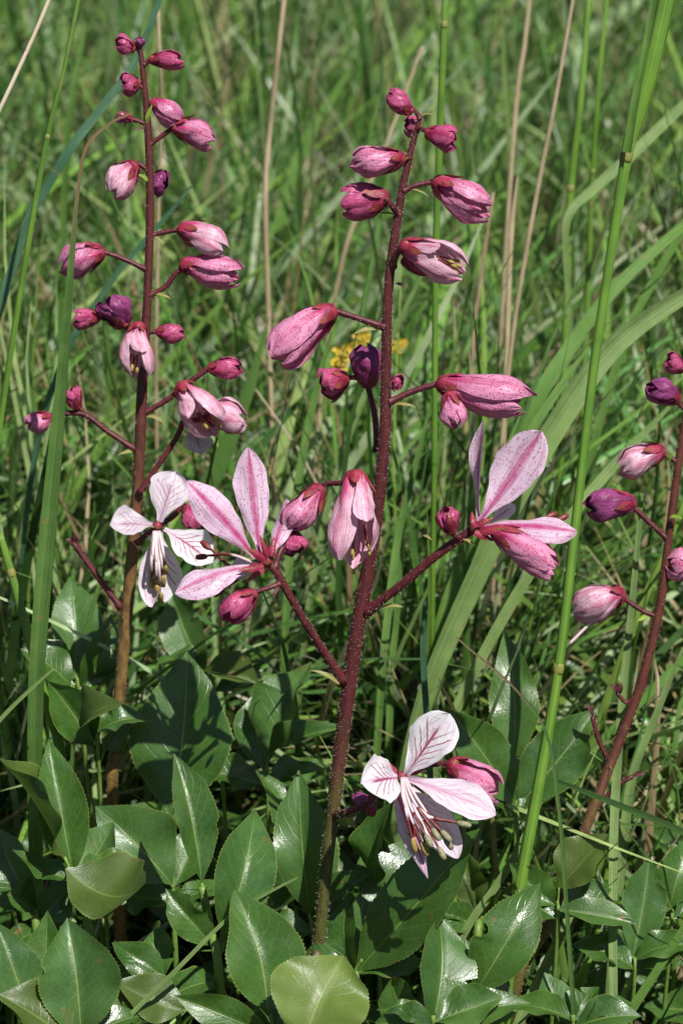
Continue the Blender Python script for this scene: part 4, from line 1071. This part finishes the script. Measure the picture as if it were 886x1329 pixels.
def shoots():
    shoot('leafy shoot at the far left with tall folded leaflets showing olive undersides', [(112, 1178, .02), (118, 1215, .02), (126, 1265, .018)], [
        ([(116, 1200, .02), (100, 1150, .02), (84, 1112, .02)], [
            (84, 1118, -8, 966, 70, .02, .012, .25, .25, dict(m='leaf_olive', fold=.25)),
            (96, 1138, 64, 958, 66, .022, .028, .35, .45, dict(fold=.3)),
            (86, 1128, 194, 1166, 84, .012, -.004, .1, .62, dict(m='leaf_olive', fold=.35, bow=-.16)),
            (98, 1145, 150, 1070, 56, .03, .04, .3, .4, dict(m='leaf_cool'))])])
    shoot('leafy shoot left of the central stem with upright glossy and half folded leaflets', [(262, 1150, .0), (272, 1200, .0), (286, 1290, -.005)], [
        ([(272, 1200, .0), (266, 1170, .0), (262, 1146, .0)], [
            (262, 1146, 228, 976, 56, .0, .008, .45, .5, dict(fold=.55)),
            (278, 1228, 216, 1154, 50, -.002, -.004, -.3, .3, dict(fold=.35, bite=(.45, .75, 1, .4)))]),
        ([(280, 1255, -.003), (286, 1235, -.003), (290, 1221, -.003)], [
            (290, 1222, 332, 1046, 80, -.004, .006, -.05, .5, dict(m='leaf_cool', fold=.4)),
            (286, 1236, 330, 1200, 44, .005, .01, .3, .4, {})])])
    shoot('leafy shoot at the bottom centre with a broad toothed leaflet and a yellowish one', [(360, 1340, -.028), (362, 1380, -.028)], [
        ([(362, 1370, -.028), (356, 1340, -.027), (350, 1316, -.026)], [
            (348, 1318, 308, 1152, 100, -.026, -.018, .0, .5, dict(fold=.22)),
            (354, 1345, 226, 1292, 50, -.03, -.03, -.3, .4, {}),
            (360, 1330, 410, 1262, 40, -.02, -.01, .3, .4, {})]),
        ([(362, 1378, -.035), (380, 1372, -.042), (392, 1356, -.045)], [
            (390, 1362, 446, 1238, 136, -.045, -.036, .1, .45, dict(m='leaf_pale', fold=.25))])])
    shoot('leafy shoot in the bottom left corner with a shining broad leaflet', [(100, 1345, -.025), (98, 1385, -.025)], [
        ([(98, 1378, -.025), (104, 1360, -.025), (106, 1345, -.025)], [
            (106, 1348, 88, 1192, 108, -.025, -.022, .02, .50, dict(m='leaf_cool', fold=.36)),
            (92, 1352, 2, 1288, 54, -.03, -.035, -.2, .3, dict(m='leaf_olive')),
            (112, 1352, 152, 1270, 60, -.02, -.012, .2, .3, dict(m='leaf_olive'))]),
        ([(98, 1382, -.015), (70, 1350, -.012), (42, 1320, -.01)], [
            (40, 1322, -4, 1196, 70, -.01, -.008, -.1, .5, dict(m='leaf_cool')),
            (56, 1335, 62, 1182, 54, -.008, .0, .2, .5, {})])])
    shoot('leafy shoot at the left edge half hidden behind the olive leaflets', [(46, 1175, .04), (50, 1230, .035)], [
        ([(50, 1220, .036), (48, 1190, .038), (44, 1166, .04)], [
            (44, 1168, -6, 1076, 66, .04, .045, -.2, .5, dict(m='leaf_cool')),
            (48, 1180, 10, 1160, 40, .036, .03, -.2, .4, {}),
            (52, 1190, 92, 1150, 52, .035, .035, .3, .4, {})])])
    shoot('leafy shoot with small leaflets low between the bottom left leaves', [(206, 1300, -.005), (208, 1350, -.008)], [
        ([(207, 1330, -.006), (206, 1300, -.005), (212, 1270, -.005)], [
            (214, 1268, 146, 1222, 44, -.005, -.004, -.2, .4, {}),
            (212, 1300, 292, 1268, 50, -.006, -.004, .2, .3, {}),
            (240, 1312, 150, 1274, 60, -.012, -.016, -.1, .3, dict(m='leaf_olive')),
            (210, 1275, 205, 1200, 44, .0, .01, .0, .5, {})])])
    shoot('leafy shoot below the lowest flower with one notched upright leaflet', [(612, 1310, .0), (608, 1365, -.004)], [
        ([(610, 1335, -.002), (612, 1310, .0), (615, 1290, .0)], [
            (614, 1292, 697, 1146, 80, .0, .0, .2, .5, dict(fold=.25, bite=(.42, .56, -1, .4)))]),
        ([(609, 1350, -.006), (598, 1336, -.008), (588, 1328, -.01)], [
            (586, 1326, 686, 1298, 48, -.01, -.014, .1, .3, {}),
            (604, 1330, 606, 1218, 52, .012, .02, .0, .5, dict(m='leaf_cool')),
            (612, 1320, 650, 1240, 46, .015, .02, .3, .4, {})])])
    shoot('leafy shoot in the shade right of the lowest flower', [(622, 1190, .05), (618, 1240, .045)], [
        ([(619, 1225, .046), (620, 1200, .05), (622, 1180, .05)], [
            (622, 1184, 606, 1106, 50, .05, .055, -.1, .4, dict(m='leaf_olive')),
            (624, 1190, 690, 1140, 44, .05, .045, .2, .3, dict(m='leaf_olive')),
            (620, 1205, 560, 1180, 40, .05, .05, -.2, .4, {}), (622, 1210, 672, 1215, 46, .05, .045, .2, .4, {})])])
shoots()

# dark tangle of small leaves deep under the shoots
def undergrowth():
    pcs = []
    r = np.random.default_rng(5)
    for i in range(210):
        x = r.uniform(-.17, .17); y = r.uniform(-.07, .17); z = r.uniform(.012, .065) + max(0, y) * .25
        a = r.random() * 2 * pi; L = r.uniform(.022, .040)
        b0 = np.array([x, y, z]); tp = b0 + L * np.array([cos(a), sin(a), r.uniform(-.15, .6)])
        n = np.array([r.normal(0, .35), r.normal(-.25, .35), 1.0])
        pcs.append(leaf_piece(b0, tp, L * r.uniform(.45, .6), n, M['leaf'], .3, .06, .03, rows=20, seed=i))
    o = mesh_obj('leaf_undergrowth', pcs, None, (0, 0, 0))
    tag(o, 'crowded lower leaves in the shade beneath the plants', 'leaves', kind='stuff')
undergrowth()

# ------------------------------------------------------------------ far yellow blossoms
def yellow_flower(px, py, d, r_px, label):
    c = at(px, py, d); f = np.array([c[0], c[1], 0.0])
    t = thing('yellow_flower', label, 'flower', f, 'yellow meadow flowers')
    mesh_obj('stem', [tube_piece(crom([f, (f + c) / 2 + [.004, 0, 0], c], 6), np.full(13, .0007), M['culm'], 6)], t)
    r = psz(r_px, d)
    for k in range(16):
        a = k * 2.4; q = c + r * .7 * np.array([cos(a) * ((k + 1) / 16) ** .5, .5 * sin(a), .75 * sin(a * 1.7)])
        for j in range(4):
            b = j * pi / 2 + k
            mesh_obj('petal', [petal_piece(q, q + r * .34 * np.array([cos(b), -.5, sin(b)]), r * .30, np.array([0, -.8, .6]), M['yellow'], .1, .2, 0, None, .02, k * 4 + j)], t, q)
for i, (x, y, r_, l) in enumerate([(447, 462, 20, 'blurred yellow blossom left of the central stem'), (468, 442, 14, 'blurred small yellow blossom touching the central stem on its left'), (518, 448, 11, 'blurred tiny yellow blossom right of the central stem')]):
    yellow_flower(x, y, .235 + .01 * i, r_ * 1.1, l)
